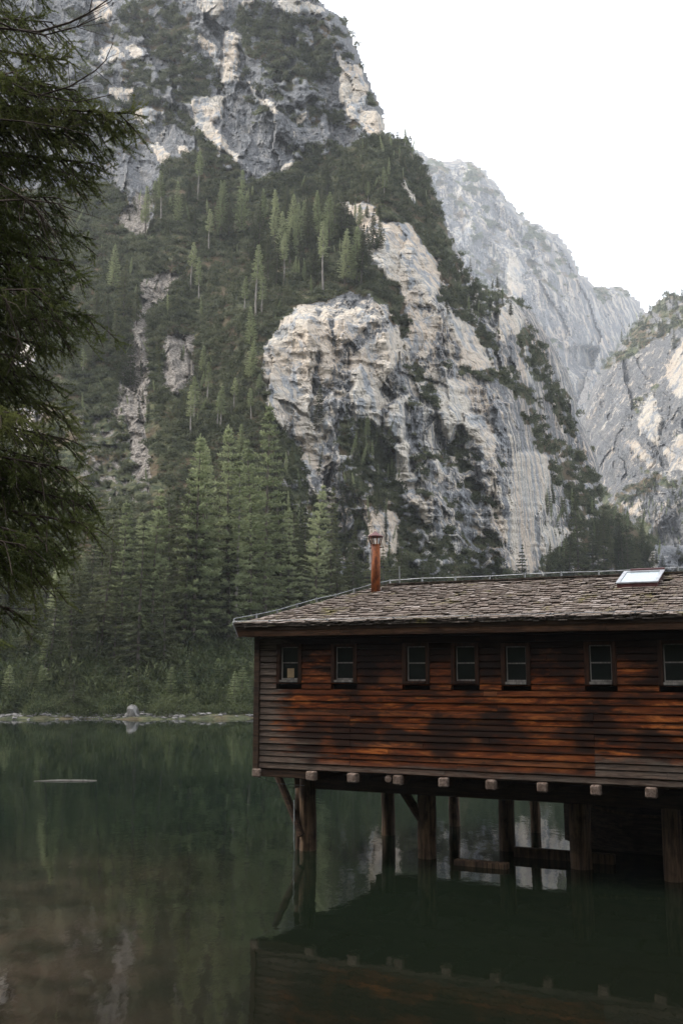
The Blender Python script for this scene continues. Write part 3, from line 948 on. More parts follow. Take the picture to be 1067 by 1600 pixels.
# trees one can tell apart on the shore and on the slopes: kind, x, base y, top y, label
NAMED = [
    ('spruce', 155, 1060, 792, 'tall dark spruce with a bare grey lower trunk left of the shore bushes', 2),
    ('larch', 190, 1040, 783, 'yellow green larch below the grey scree at the left shore', 0),
    ('larch', 232, 1045, 765, 'light green larch right under the foot of the scree gully', 2),
    ('spruce', 214, 1078, 810, 'dense olive spruce standing nearest the white shore boulder', 1),
    ('spruce', 284, 1042, 742, 'broad dark spruce with drooping limbs in the middle of the shore row', 1),
    ('larch', 300, 1040, 678, 'tall bright larch rising over the middle of the shore forest', 0),
    ('larch', 322, 1030, 690, 'second bright larch just right of the tall middle one', 2),
    ('larch', 357, 1030, 668, 'slim green larch with its tip before the dark brown slope', 0),
    ('thin', 367, 1030, 722, 'larch with a long pale straight trunk reaching down beside the eave corner', 1),
    ('larch', 395, 1020, 688, 'full green larch behind the eave corner of the boathouse', 2),
    ('larch', 412, 1010, 632, 'tallest pale larch below the left edge of the white cliff', 0),
    ('larch', 448, 990, 793, 'small rounded light larch alone above the low end of the roof', 0),
    ('larch', 487, 990, 757, 'bright larch above the roof between the small larch and the chimney', 2),
    ('spruce', 516, 985, 762, 'dark narrow spruce behind the bright larch left of the chimney', 3),
    ('spruce', 548, 985, 835, 'dark spruce just left of the rusty chimney', 0),
    ('spruce', 575, 980, 868, 'short dark spruce half behind the rusty chimney', 3),
    ('spruce', 626, 960, 846, 'small dark spruce right of the rusty chimney', 1),
    ('spruce', 660, 960, 855, 'bushy spruce above the roof ridge under the lower cliff', 0),
    ('spruce', 815, 960, 850, 'thin spruce standing before the foot of the pale right cliff', 1),
    ('spruce', 905, 960, 765, 'tall hazy spruce in the valley forest left of the skylight', 0),
    ('spruce', 985, 960, 822, 'hazy spruce in the valley above the skylight', 1),
    ('thin', 80, 1040, 880, 'tall twin-looking grey trunk with few limbs at the left shore', 0),
    ('thin', 66, 1083, 985, 'small thin tree with green top close to the left waterline', 0),
    ('larch', 376, 373, 266, 'pointed pale larch on the ledge under the blue grey cliff', 0),
    ('larch', 343, 370, 283, 'twin-topped pale larch left of the pointed one on the upper ledge', 2),
    ('larch', 413, 357, 295, 'short light larch right of the pointed one on the upper ledge', 1),
    ('larch', 429, 395, 296, 'larch with crooked bare stem on the upper ledge', 1),
    ('larch', 455, 380, 303, 'grey green larch with straight stem on the upper ledge', 0),
    ('larch', 497, 388, 296, 'tall larch near the right end of the upper larch row', 1),
    ('spruce', 512, 314, 240, 'leaning tall tree below the dark cleft of the cliff', 3),
    ('thin', 443, 447, 367, 'small yellow green larch with forked pale trunk over the white cliff', 0),
    ('thin', 505, 458, 345, 'tree with long white dead trunk standing over the white cliff', 0),
    ('spruce', 565, 453, 350, 'dark spruce at the right rim above the white cliff', 2),
    ('thin', 398, 495, 382, 'tall thin larch with curved pale stem left of the white cliff', 0),
    ('thin', 381, 488, 432, 'small crooked larch left of the tall thin one', 1),
    ('thin', 409, 497, 425, 'small straight larch right of the tall thin one', 1),
    ('larch', 392, 545, 478, 'fresh green young larch beside the upper white cliff', 0),
    ('larch', 391, 600, 533, 'fresh green larch beside the lower white cliff', 2),
    ('thin', 575, 317, 285, 'small bare stemmed tree above the pale scar on the shoulder', 1),
    ('thin', 602, 313, 262, 'thin tree with white stem on the dark shoulder below the skyline', 1),
    ('thin', 251, 352, 268, 'tree with pale stem left of the upper ledge forest', 0),
    ('thin', 308, 315, 235, 'dead looking tree with white stem at the top of the forest ledge', 0),
    ('thin', 297, 455, 378, 'light larch with leaning bare trunk above the dark undercut', 0),
    ('thin', 311, 472, 400, 'larch with short white trunk right of the leaning one', 1),
    ('thin', 327, 398, 325, 'larch with white bare stem above the brown scree', 0),
    ('larch', 177, 455, 382, 'bright green young larch left of the scree gully', 0),
    ('spruce', 193, 495, 402, 'dark spruce right of the bright young larch', 0),
    ('thin', 137, 397, 360, 'small tree with pale stump trunk in the scrub beside the near spruce', 1),
    ('thin', 130, 588, 545, 'small tree low left of the scree gully', 1),
    ('larch', 315, 592, 540, 'thin pale larch right of the upper white scar', 1),
    ('thin', 298, 680, 600, 'larch with bare grey trunk above the shore forest', 1),
    ('spruce', 497, 668, 602, 'dark spruce growing on the ledge in front of the white cliff', 0),
    ('spruce', 595, 700, 655, 'small dark spruce tip on the ledge right of the low white scar', 3),
    ('thin', 633, 234, 203, 'tiny lone tree on the skyline of the shoulder', 1),
    ('spruce', 740, 473, 432, 'tiny spruce on the ridge before the far mountain', 3),
]
for kd, x, yb, yt, lab, var in NAMED:
    tree(kd, x, yb, yt, lab, var=var)
for x, yb, yt, lab in [(1015, 492, 470, 'left dark spruce of the right skyline crest'), (1030, 486, 462, 'second dark spruce of the right skyline crest'),
                       (1041, 475, 452, 'tallest spruce on the right skyline crest'), (1053, 478, 455, 'spruce between the two tallest of the right crest'), (1066, 474, 444, 'rightmost spruce of the right skyline crest')]:
    tree('spruce', x, yb, yt, lab, layer='far_slope', fat=.8)


SHORE_AT = [(20, 'the near branches'), (66, 'the small thin waterline tree'), (155, 'the bare trunked tall spruce'), (214, 'the spruce nearest the boulder'), (284, 'the broad drooping spruce'),
            (357, 'the slim green larch'), (412, 'the tallest pale larch'), (448, 'the small rounded larch'), (487, 'the bright larch above the roof'), (587, 'the rusty chimney'),
            (660, 'the bushy ridge spruce'), (815, 'the thin spruce by the pale cliff'), (905, 'the tall hazy valley spruce'), (985, 'the skylight')]
LEDGE_AT = [(137, 'the pale stump tree'), (177, 'the bright young larch'), (251, 'the pale stemmed tree'), (311, 'the leaning bare larch'), (376, 'the pointed pale larch'), (443, 'the forked yellow larch'),
            (505, 'the long white dead trunk'), (565, 'the dark rim spruce'), (633, 'the tiny skyline tree'), (740, 'the tiny ridge spruce'), (1041, 'the tallest crest spruce')]
ORD = ['', 'second ', 'third ', 'fourth ', 'fifth ', 'sixth ', 'seventh ', 'eighth ', 'ninth ', 'tenth ', 'eleventh ', 'twelfth ']
SEEN = {}


def fill(n, xr, prof, base, kinds, word_s, word_l, grp, seed, layer='hillside', hpx=(100, 200), at=None):
    rg = random.Random(seed)
    rows_ = []
    for i in range(n):
        x = xr[0] + (xr[1] - xr[0]) * (i + rg.random()) / n
        yb = rg.uniform(*base)
        lim = float(np.interp(x, [p[0] for p in prof], [p[1] for p in prof]))
        yt = max(lim + rg.uniform(-6, 60), yb - rg.uniform(*hpx))
        k = kinds[rg.randrange(len(kinds))]
        ax_, nm_ = min(at or SHORE_AT, key=lambda q: abs(q[0] - x))
        rows_.append((abs(ax_ - x), x, yb, yt, k, 'left of ' + nm_ if x < ax_ else 'right of ' + nm_, rg.uniform(.8, 1.15)))
    for d, x, yb, yt, k, where, ft in sorted(rows_):
        key = (word_s if k == 'spruce' else word_l) + ' ' + where
        c = SEEN.get(key, 0); SEEN[key] = c + 1
        tree(k, x, yb, yt, ORD[min(c, 11)] + key, grp + (' spruces' if k == 'spruce' else ' larches'), layer, fat=ft)


prof = P('-200 800 60 850 110 830 150 795 200 785 250 768 300 690 350 690 400 660 430 690 470 745 520 800 560 865 640 880 800 885')
fill(34, (-60, 400), prof, (960, 1040), ['spruce', 'spruce', 'spruce', 'larch'], 'dark background shore spruce', 'dull green background larch', 'shore forest', 5, hpx=(170, 290))
fill(26, (-60, 420), prof, (880, 960), ['spruce', 'spruce', 'larch'], 'rear forest spruce showing its top', 'rear forest larch showing its top', 'rear shore forest', 6, hpx=(130, 230))
fill(9, (-40, 260), prof, (1050, 1085), ['spruce'], 'low front spruce on the bank', '', 'front shore forest', 7, hpx=(110, 190))
fill(16, (400, 560), prof, (930, 1000), ['spruce'], 'dark spruce over the low roof end', '', 'behind roof', 8, hpx=(120, 230))
fill(10, (590, 800), P('590 850 800 860'), (930, 990), ['spruce'], 'small spruce just over the ridge', '', 'ridge line', 9, hpx=(70, 120))
prof_v = P('830 860 860 850 890 800 930 790 960 800 1010 820 1067 860 1200 850')
fill(16, (850, 1040), prof_v, (880, 960), ['spruce', 'spruce'], 'lower hazy valley spruce', '', 'valley forest', 10, hpx=(70, 110))
fill(12, (860, 1100), prof_v, (840, 900), ['spruce', 'spruce'], 'upper hazy valley spruce', '', 'upper valley forest', 11, hpx=(60, 90))
fill(34, (395, 600), P('380 290 470 270 520 280 600 330'), (330, 460), ['spruce', 'spruce', 'spruce', 'larch'], 'dark ledge forest spruce', 'dull ledge forest larch', 'upper ledge', 12, hpx=(60, 105), at=LEDGE_AT)
fill(10, (470, 640), P('470 245 560 240 640 250'), (260, 330), ['spruce'], 'small spruce on the dark shoulder', '', 'shoulder', 13, hpx=(26, 50), at=LEDGE_AT)
fill(12, (225, 400), P('225 255 400 290'), (300, 400), ['spruce', 'larch'], 'small dark left ledge spruce', 'small left ledge larch', 'left ledge', 14, hpx=(45, 80), at=LEDGE_AT)
fill(10, (130, 215), P('130 400 215 430'), (450, 620), ['spruce'], 'dark left slope spruce', '', 'left slope', 15, hpx=(50, 90), at=LEDGE_AT)
fill(8, (300, 410), P('300 540 410 560'), (600, 720), ['larch', 'thin'], '', 'thin larch on the lower scrub slope', 'scrub slope', 16, hpx=(50, 90), at=LEDGE_AT)
fill(8, (690, 800), P('690 410 800 450'), (445, 500), ['spruce'], 'tiny spruce in the scrub strip', '', 'ridge strip', 17, hpx=(18, 30), at=LEDGE_AT)
fill(12, (970, 1100), P('970 500 1004 470 1042 440 1100 430'), (490, 560), ['spruce'], 'small hazy right slope spruce', '', 'right slope', 18, layer='far_slope', hpx=(24, 40), at=LEDGE_AT)


# scrub and bushes: uncountable, so instances on points
def bush_mesh(name, seed, n, mat, flat=.6, leaf=.34):
    rg = np.random.default_rng(seed)
    p = norm(rg.normal(size=(n, 3))); r = rg.uniform(.35, 1., (n, 1)) ** .6
    lump = 1 + .35 * np.sin(p[:, :1] * 4 + seed) * np.cos(p[:, 1:2] * 5 + seed * 2)
    base = p * r * lump * np.array([1, 1, flat]); base[:, 2] = np.abs(base[:, 2]) * 1.1
    d = norm(p * .7 + np.array([0, 0, .55]) + rg.normal(0, .45, (n, 3)))
    V, F = tris_from(d, base, rg.uniform(leaf * .6, leaf * 1.4, n), rg.uniform(leaf * .3, leaf * .55, n), rg)
    return np_mesh(name, V, F, mat)


def scatter(name, pts, scl, meshes, label, cat):
    hold = []
    me = bpy.data.meshes.new(name); me.vertices.add(len(pts)); me.vertices.foreach_set('co', np.ascontiguousarray(pts, np.float32).ravel())
    a = me.attributes.new('size', 'FLOAT', 'POINT'); a.data.foreach_set('value', np.ascontiguousarray(scl, np.float32))
    a = me.attributes.new('spin', 'FLOAT_VECTOR', 'POINT')
    rot = np.zeros((len(pts), 3), np.float32); rot[:, 2] = np.random.default_rng(3).uniform(0, 6.28, len(pts)); rot[:, 0] = np.random.default_rng(4).normal(0, .25, len(pts))
    a.data.foreach_set('vector', rot.ravel())
    me.update()
    ob = link(name, me)
    tag(ob, label, cat, kind='stuff')
    g = bpy.data.node_groups.new(name, 'GeometryNodeTree')
    g.interface.new_socket('Geometry', in_out='INPUT', socket_type='NodeSocketGeometry')
    g.interface.new_socket('Geometry', in_out='OUTPUT', socket_type='NodeSocketGeometry')
    gi = g.nodes.new('NodeGroupInput'); go = g.nodes.new('NodeGroupOutput')
    inst = g.nodes.new('GeometryNodeInstanceOnPoints')
    g2i = g.nodes.new('GeometryNodeGeometryToInstance')
    for m in meshes:
        src = bpy.data.objects.new(m.name, m)                    # data only, never linked to the scene
        oi = g.nodes.new('GeometryNodeObjectInfo'); oi.inputs['Object'].default_value = src
        g.links.new(oi.outputs['Geometry'], g2i.inputs[0])
    inst.inputs['Pick Instance'].default_value = True
    rv = g.nodes.new('FunctionNodeRandomValue'); rv.data_type = 'INT'
    rv.inputs[4].default_value = 0; rv.inputs[5].default_value = len(meshes) - 1
    na = g.nodes.new('GeometryNodeInputNamedAttribute'); na.data_type = 'FLOAT'; na.inputs[0].default_value = 'size'
    nb = g.nodes.new('GeometryNodeInputNamedAttribute'); nb.data_type = 'FLOAT_VECTOR'; nb.inputs[0].default_value = 'spin'
    g.links.new(gi.outputs[0], inst.inputs['Points'])
    g.links.new(g2i.outputs[0], inst.inputs['Instance'])
    g.links.new(rv.outputs[2], inst.inputs['Instance Index'])
    g.links.new(na.outputs[0], inst.inputs['Scale'])
    g.links.new(nb.outputs[0], inst.inputs['Rotation'])
    g.links.new(inst.outputs[0], go.inputs[0])
    md = ob.modifiers.new('scatter', 'NODES'); md.node_group = g
    return ob


scrub_meshes = [bush_mesh('scrub_tuft', k, 120, M['scrub'], .85, .42) for k in range(4)]
bush_meshes = [bush_mesh('leafy_tuft', 10 + k, 420, M['bush'], .9, .17) for k in range(3)]


def scatter_on(layer, n, size_px, name, label, seed, meshes=scrub_meshes, yr=(-200, 1085), thr=.5, xr=(-260, 1300)):
    t = TERR[layer]; rg = np.random.default_rng(seed)
    i = rg.integers(0, t['veg'].shape[0], n); j = rg.integers(0, t['veg'].shape[1], n)
    yy = t['Y'][i, j]; xx = t['X'][i, j]
    clump = fbm(xx / 30, yy / 18, 99, 3)
    prob = np.clip(t['veg'][i, j] * (1.0 + clump * 1.2), 0, 1)
    prob = prob * np.where((xx < 250) & (yy > 630) & (yy < 790) & (clump < .12), .3, 1)
    k = (prob > thr * rg.uniform(.6, 1.7, n)) & t['ins'][i, j] & (yy > yr[0]) & (yy < yr[1]) & (xx > xr[0]) & (xx < xr[1])
    i, j = i[k], j[k]
    pts = t['V'][i, j] + rg.normal(0, .2, (len(i), 3))
    D = pts[:, 1]
    sz = rg.uniform(size_px[0], size_px[1], len(i)) * D / FPX
    pts[:, 2] -= sz * .25
    pts[:, 1] -= sz * .3
    return scatter(name, pts, sz, meshes, label, 'scrub')


scatter_on('hillside', 85000, (3.5, 8.5), 'dwarf_pine_scrub', 'dark green dwarf pine scrub covering the ledges and slopes of the near mountain', 51, yr=(-200, 1000))
scatter_on('far_mountain', 24000, (2., 4.2), 'distant_scrub', 'blue green scrub in bands on the ledges of the far mountain', 52, thr=.55)
scatter_on('far_slope', 20000, (2.2, 5.), 'slope_scrub', 'hazy scrub in strips on the grey slope at the right', 53, thr=.5)
rg = np.random.default_rng(77)
n = 2600
bx = rg.uniform(-240, 470, n); by = 1114 - rg.random(n) ** 1.4 * 110
keep = (fbm(bx / 25, by / 14, 8, 3) > -.05) | (by < 1060)
pts = np.array([ground('hillside', a, b) for a, b in zip(bx[keep], by[keep])])
sz = rg.uniform(.3, 1., len(pts)) ** 2 * 2.6 + .22
sz = sz * np.clip(.45 + (1114 - by[keep]) / 60, .45, 1)
pts[:, 2] = np.maximum(pts[:, 2] - .15, 0.)
scatter('shore_bushes', pts, sz, bush_meshes, 'low green bushes and young growth along the far shore', 'bushes')

rg = np.random.default_rng(12)
q = REAR[rg.integers(0, len(REAR), 2600)] + rg.normal(0, 1, (2600, 3)) * [3, 3, .3]
scatter('rear_shade_forest', q, rg.uniform(1.5, 5, len(q)), bush_meshes, 'unseen green forest added on the slopes behind the viewpoint to dim the light', 'forest')  # unseen growth added behind the viewpoint to darken the house front

gm = []
for k in range(3):
    b_ = bmesh.new(); bmesh.ops.create_icosphere(b_, subdivisions=1, radius=1)
    for v in b_.verts: v.co = v.co * random.uniform(.7, 1.2); v.co.z *= .55
    m_ = bpy.data.meshes.new('pebble'); b_.to_mesh(m_); b_.free(); m_.materials.append(M['stone']); gm.append(m_)
gx = np.concatenate([rg.uniform(-240, 420, 500), rg.normal(40, 90, 250), rg.normal(240, 40, 120)]); gy = 1114.5 + rg.normal(0, 2.2, len(gx))
q = np.array([ground('hillside', a_, b_) for a_, b_ in zip(gx, gy)]); q[:, 2] = np.maximum(q[:, 2], -.03)
scatter('shore_gravel', q, rg.uniform(.2, 1., len(q)) ** 2.5 * .28 + .03, gm, 'scattered grey stones along the far waterline', 'stones')


def small_conifers(n, layer, regions, name, label, seed, hpx):
    t = TERR[layer]; g_ = np.random.default_rng(seed); out = []; sz_ = []
    for reg in regions:
        xs_ = [p[0] for p in reg]; ys_ = [p[1] for p in reg]; c_ = 0
        while c_ < n:
            a_, b_ = g_.uniform(min(xs_), max(xs_)), g_.uniform(min(ys_), max(ys_))
            if inside(np.array([a_]), np.array([b_]), reg)[0]:
                v_ = ground(layer, a_, b_); out.append(v_ + np.array([0, 0, -.3])); sz_.append(g_.uniform(*hpx) * v_[1] / FPX / 20.)
            c_ += 1
    return scatter(name, np.array(out), np.array(sz_), [SMALL[0], SMALL[1], SMALL[2]], label, 'forest')


def joined(pair):
    cr, tr = pair
    b_ = bmesh.new(); b_.from_mesh(cr); b_.from_mesh(tr)
    m_ = bpy.data.meshes.new('small_conifer'); b_.to_mesh(m_); b_.free(); m_.materials.append(cr.materials[0]); return m_


SMALL = [joined(PROTO['spruce'][0]), joined(PROTO['spruce'][3]), joined(PROTO['larch'][1])]
fill(15, (-30, 400), P('-30 1000 400 1000'), (1085, 1112), ['spruce', 'larch', 'larch'], 'young bank spruce', 'young bank larch', 'young bank', 33, hpx=(22, 62))
small_conifers(150, 'hillside', [P('110 300 400 300 400 660 330 700 250 760 130 760'), P('400 300 560 290 600 440 560 455 470 470 410 520 400 420'), P('470 250 640 225 690 340 560 310'), P('640 270 700 400 790 460 760 540 690 440')], 'small_slope_conifers', 'many small conifers sprinkled over the scrub slopes of the near mountain', 61, (12, 42))
small_conifers(120, 'hillside', [P('430 700 600 780 640 900 430 900'), P('850 780 1030 850 1030 900 850 900'), P('540 655 610 690 630 770 545 750')], 'cliff_foot_conifers', 'small dark conifers clustered at the foot of the cliffs', 62, (18, 50))
small_conifers(110, 'far_slope', [P('930 590 978 525 1004 490 1042 460 1100 462 1100 500 1027 530 982 565'), P('955 800 1010 750 1100 750 1100 790 1000 800'), P('960 800 1100 800 1100 900 960 900')], 'far_slope_conifers', 'small hazy conifers in patches on the right slope', 63, (9, 24))

# far shore stones, logs
def stone(loc, size, label, seed, group=None, mat='stone', squash=.7):
    bm = bmesh.new(); bmesh.ops.create_icosphere(bm, subdivisions=3, radius=1)
    rd = random.Random(seed); ph = [rd.uniform(0, 6) for _ in range(6)]
    for v in bm.verts:
        c = v.co
        k = 1 + .22 * math.sin(c.x * 3 + ph[0]) + .18 * math.sin(c.y * 4 + ph[1]) + .14 * math.sin(c.z * 6 + c.x * 5 + ph[2]) + rd.uniform(-.05, .05)
        v.co = Vector((c.x * k * size, c.y * k * size, c.z * k * size * squash))
    o = bm_obj('boulder', bm, M[mat]); o.location = loc
    return tag(o, label, 'boulder', group)


def at_shore(x, y, D=None):
    g = ground('hillside', x, y); return Vector((float(g[0]), float(g[1]), float(g[2])))


stone((-15.75, 76.2, .15), .62, 'pale pointed boulder standing in the water off the far shore', 1, squash=1.35)
stone((-22.6, 75.9, .02), .2, 'tiny white stone at the left end of the shore line', 2)
for i, (x, y, s, lab) in enumerate([(388, 1045, .85, 'upper whitish rock on the bank beside the boathouse wall'), (390, 1080, 1.25, 'large pale rock low on the bank beside the boathouse wall'),
                                    (380, 1072, .8, 'pale rock on the bank left of the large one beside the wall'), (396, 1062, .9, 'pale rock right against the wall line on the bank'),
                                    (345, 1062, .5, 'flat grey stone half buried in the grassy bank'), (162, 1105, .55, 'flat pinkish grey stone on the left shore'),
                                    (318, 1094, .25, 'small white stone under the bushes of the bank'), (280, 1107, .3, 'flat grey stone at the water right of the boulder')]):
    stone(at_shore(x, y) + Vector((0, 0, .1)), s, lab, 10 + i, squash=.6)


def log(p0, p1, r0, r1, label, mat='log', cat='log'):
    p0 = Vector(p0); p1 = Vector(p1)
    bm = bmesh.new(); d = p1 - p0
    tube(bm, [p0 - p0, d * .3 + Vector((0, 0, .03)), d * .65, d], [r0, r0 * .95, (r0 + r1) / 2, r1], 8)
    for k in range(3):
        q = d * random.uniform(.3, .9); tube(bm, [q, q + Vector((random.uniform(-.2, .2), random.uniform(-.2, .2), .35))], [r1 * .4, r1 * .15], 5)
    o = bm_obj('log', bm, M[mat]); o.location = p0
    return tag(o, label, cat)


log((-14.6, 76.3, .08), (-9.6, 76.8, .10), .10, .06, 'bleached log lying along the waterline right of the boulder')
log((-36, 76.2, .05), (-17.2, 76.2, .05), .07, .05, 'very long pale log edging the sandy shore at the left')
a = at_shore(118, 1062); b = world_at(152, 1030, a[1] + 1)
log(a, b, .11, .07, 'fallen trunk leaning uphill under the spruces', 'bark')
bm = bmesh.new(); tube(bm, [(-9.95, 33.2, .012), (-9.2, 33.3, .022), (-8.3, 33.3, .02), (-7.95, 33.35, .015)], [.010, .022, .022, .012], 6)
# sits on the lake surface well out from the boathouse
o = bm_obj('floating_stick', bm, M['log']); tag(o, 'thin pale stick floating alone on the open water at the left', 'stick')

# ------------------------------------------------------------------ the boathouse
YAW = -.4482
HOUSE = empty('boathouse', (-1.6681, 20., 0), YAW, 'red brown wooden boathouse on piles over the lake', 'boathouse')
UEND = 11.5
ZB, ZT, W = 1.664, 4.22, 5.4
# solid core (wall carcass) with a recess behind each window
WIN = [(.529, .920, 3.362, 3.994), (1.722, 2.099, 3.366, 3.982), (3.188, 3.559, 3.348, 3.979), (4.137, 4.499, 3.352, 3.969), (5.069, 5.432, 3.345, 3.959), (6.534, 6.906, 3.352, 3.965), (7.746, 8.127, 3.347, 3.973), (9.3, 9.68, 3.35, 3.97)]
bm = bmesh.new()
box(bm, .02, UEND, .14, W - .02, ZB + .02, 4.4)
wall = bm_obj('wall', bm, M['dark'], HOUSE)
# boards
zl = [ZB]
rd = random.Random(4)
while zl[-1] < 4.2: zl.append(zl[-1] + rd.choice([.105, .115, .122, .128, .138]))
zl[-1] = max(zl[-1], 4.24)


def board(u0, u1, z0, z1, k):
    tilt = rd.uniform(.004, .013); off = rd.uniform(-.005, .006)
    bm = bmesh.new()
    # section: rounded top edge catching light, proud lower edge; slight waviness along the length
    sec = [(.10, z0 + .004), (-.016 - tilt + off, z0 + .004), (-.020 - tilt + off, z0 + .012), (-.010 + off, z1 - .018), (.004 + off, z1 - .006), (.10, z1 - .006)]
    ns = max(1, int((u1 - u0) / .8))
    rings = []
    for i in range(ns + 1):
        u = u0 + (u1 - u0) * i / ns
        wv = rd.uniform(-.0025, .0025)
        rings.append([bm.verts.new((u, y + (wv if y < .05 else 0), z + wv)) for y, z in sec])
    n = len(sec)
    for a, b in zip(rings, rings[1:]):
        for j in range(n):
            bm.faces.new((a[j], b[j], b[(j + 1) % n], a[(j + 1) % n]))
    bm.faces.new(rings[0]); bm.faces.new(rings[-1][::-1])
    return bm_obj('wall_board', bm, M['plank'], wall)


for k, (z0, z1) in enumerate(zip(zl, zl[1:])):
    cuts = [.075, 2.032, 6.57, UEND]
    if k == 0: cuts = [.0, 3.9, 8.1, UEND]
    blocks = [(a - .085, b + .085) for a, b, c, d in WIN] if (z1 > 3.30 and z0 < 4.04) else []
    if k >= 10 and k < 13: cuts = [.075, 4.9, UEND] if k != 11 else [.075, 2.032, 6.57, UEND]
    if rd.random() < .5: cuts = sorted(cuts + [rd.uniform(2.6, 6.0)])
    if rd.random() < .4: cuts = sorted(cuts + [rd.uniform(7.1, 9.5)])
    segs = list(zip(cuts, cuts[1:]))
    for a, b in segs:
        cur = a
        for (l, r) in sorted(blocks):
            if r <= cur or l >= b: continue
            if l > cur + .03: board(cur + .002, l, z0, z1, k)
            cur = max(cur, r)
        if cur < b - .03: board(cur + .002, b - .002, z0, z1, k)
# corner board
bm = bmesh.new(); box(bm, -.05, .072, -.05, .09, ZB - .02, 4.3, .006); bm_obj('corner_post', bm, M['beam'], HOUSE)
bm = bmesh.new(); box(bm, -.02, .018, .09, W, ZB, 4.4); bm_obj('end_wall', bm, M['beam'], HOUSE)

# windows
for i, (l, r, b, t) in enumerate(WIN):
    bm = bmesh.new()
    box(bm, l - .083, l - .006, -.035, .135, b - .06, t + .06, .004)
    box(bm, r + .006, r + .083, -.035, .135, b - .06, t + .06, .004)
    box(bm, l - .005, r + .005, -.032, .135, t + .004, t + .058, .003)
    w_ = bm_obj('window', bm, M['casing'], HOUSE)
    bm = bmesh.new(); box(bm, l - .004, r + .004, -.055, .13, b - .05, b - .004, .004); bm_obj('sill', bm, M['frame'] if i in (0, 1, 4, 5, 6) else M['casing'], w_)
    zrow = max([z for z, zz in zip(zl, zl[1:]) if zz > 3.30 and z <= 3.31] or [3.25])
    zrow = min(zrow, b - .08)
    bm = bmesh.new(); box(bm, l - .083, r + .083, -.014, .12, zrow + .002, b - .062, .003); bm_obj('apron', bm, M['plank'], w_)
    y0, y1 = .045, .075
    fw = .018
    bm = bmesh.new()
    box(bm, l, l + fw, y0, y1, b, t); box(bm, r - fw, r, y0, y1, b, t)
    box(bm, l + fw, r - fw, y0, y1, t - fw, t); box(bm, l + fw, r - fw, y0, y1, b, b + fw * 1.6)
    bm_obj('sash', bm, M['frame'], w_)
    m = (b + t) / 2 + .01
    bm = bmesh.new(); box(bm, l + fw, r - fw, y0 + .003, y1 + .003, m - .011, m + .011); bm_obj('crossbar', bm, M['frame'], w_)
    for (pa, pb) in ((b + fw * 1.6, m - .011), (m + .011, t - fw)):
        bm = bmesh.new(); box(bm, l + fw, r - fw, y0 + .014, y0 + .020, pa, pb); pn = bm_obj('pane', bm, M['glass'], w_)
        cx_, cz_ = (l + r) / 2, (pa + pb) / 2; t1_, t2_ = random.uniform(-.03, .03), random.uniform(-.03, .03)
        for v_ in pn.data.vertices: v_.co.y += (v_.co.x - cx_) * t1_ + (v_.co.z - cz_) * t2_
bm = bmesh.new(); box(bm, .64, .80, .100, .128, 3.39, 3.58)
o = bm_obj('cardboard_box', bm, M['paper']); o.location = (-1.6681, 20., 0); o.rotation_euler = (0, 0, YAW)
bpy.data.objects.remove(o)
bm = bmesh.new(); box(bm, .65, .80, .053, .058, 3.40, 3.58); bm_obj('paper_note', bm, M['paper'], [c for c in HOUSE.children if c.name == 'window'][0])

# roof: eave line v=-.35, ridge v=2.7, steep hip at the left end
EV, RV = -.36, 2.70
EZ, RZ = 4.385, 5.36
SL = (RZ - EZ) / (RV - EV)
HU0, HU1 = -.30, 1.72


def roofpt(u, v, up=0.): return (u, v, EZ + SL * (v - EV) + up)


bm = bmesh.new()
A_ = [(HU0, EV), (UEND, EV), (UEND, RV), (HU1, RV)]
top = [bm.verts.new(roofpt(u, v)) for u, v in A_]
bot = [bm.verts.new(roofpt(u, v, -.07)) for u, v in A_]
bm.faces.new(top); bm.faces.new(bot[::-1])
for i in range(4): bm.faces.new((top[i], bot[i], bot[(i + 1) % 4], top[(i + 1) % 4]))
e0, e1 = (HU0, 5.76, EZ), (UEND, 5.76, EZ)
vs = [bm.verts.new((UEND, RV, RZ)), bm.verts.new(e1), bm.verts.new(e0), bm.verts.new((HU1, RV, RZ))]
bm.faces.new(vs)
vs = [bm.verts.new((HU1, RV, RZ)), bm.verts.new(e0), bm.verts.new((HU0, EV, EZ))]
bm.faces.new(vs)
bm.normal_update()
roof = bm_obj('roof', bm, M['beam'], HOUSE)
bm = bmesh.new(); box(bm, HU0 + .02, UEND, EV + .02, W + .3, 4.215, 4.225); bm_obj('soffit', bm, M['beam'], HOUSE)
bm = bmesh.new(); box(bm, .0, UEND, .12, W, 4.2, 4.36); bm_obj('wall_plate', bm, M['beam'], HOUSE)


def shingle_bm(bm, u0, u1, v0, v1, lift, th, skew=0.):
    c, s = 1 / math.hypot(1, SL), SL / math.hypot(1, SL)
    pts = []
    for (u, v, h) in ((u0, v0 + skew, lift + th), (u1, v0 - skew, lift + th), (u1, v1, .012 + th * .4), (u0, v1, .012 + th * .4),
                      (u0, v0 + skew, lift), (u1, v0 - skew, lift), (u1, v1, .002), (u0, v1, .002)):
        x, y, z = roofpt(u, v); pts.append(bm.verts.new((x, y - s * h, z + c * h)))
    for f in ((0, 1, 2, 3), (4, 7, 6, 5), (0, 4, 5, 1), (1, 5, 6, 2), (2, 6, 7, 3), (3, 7, 4, 0)): bm.faces.new([pts[i] for i in f])


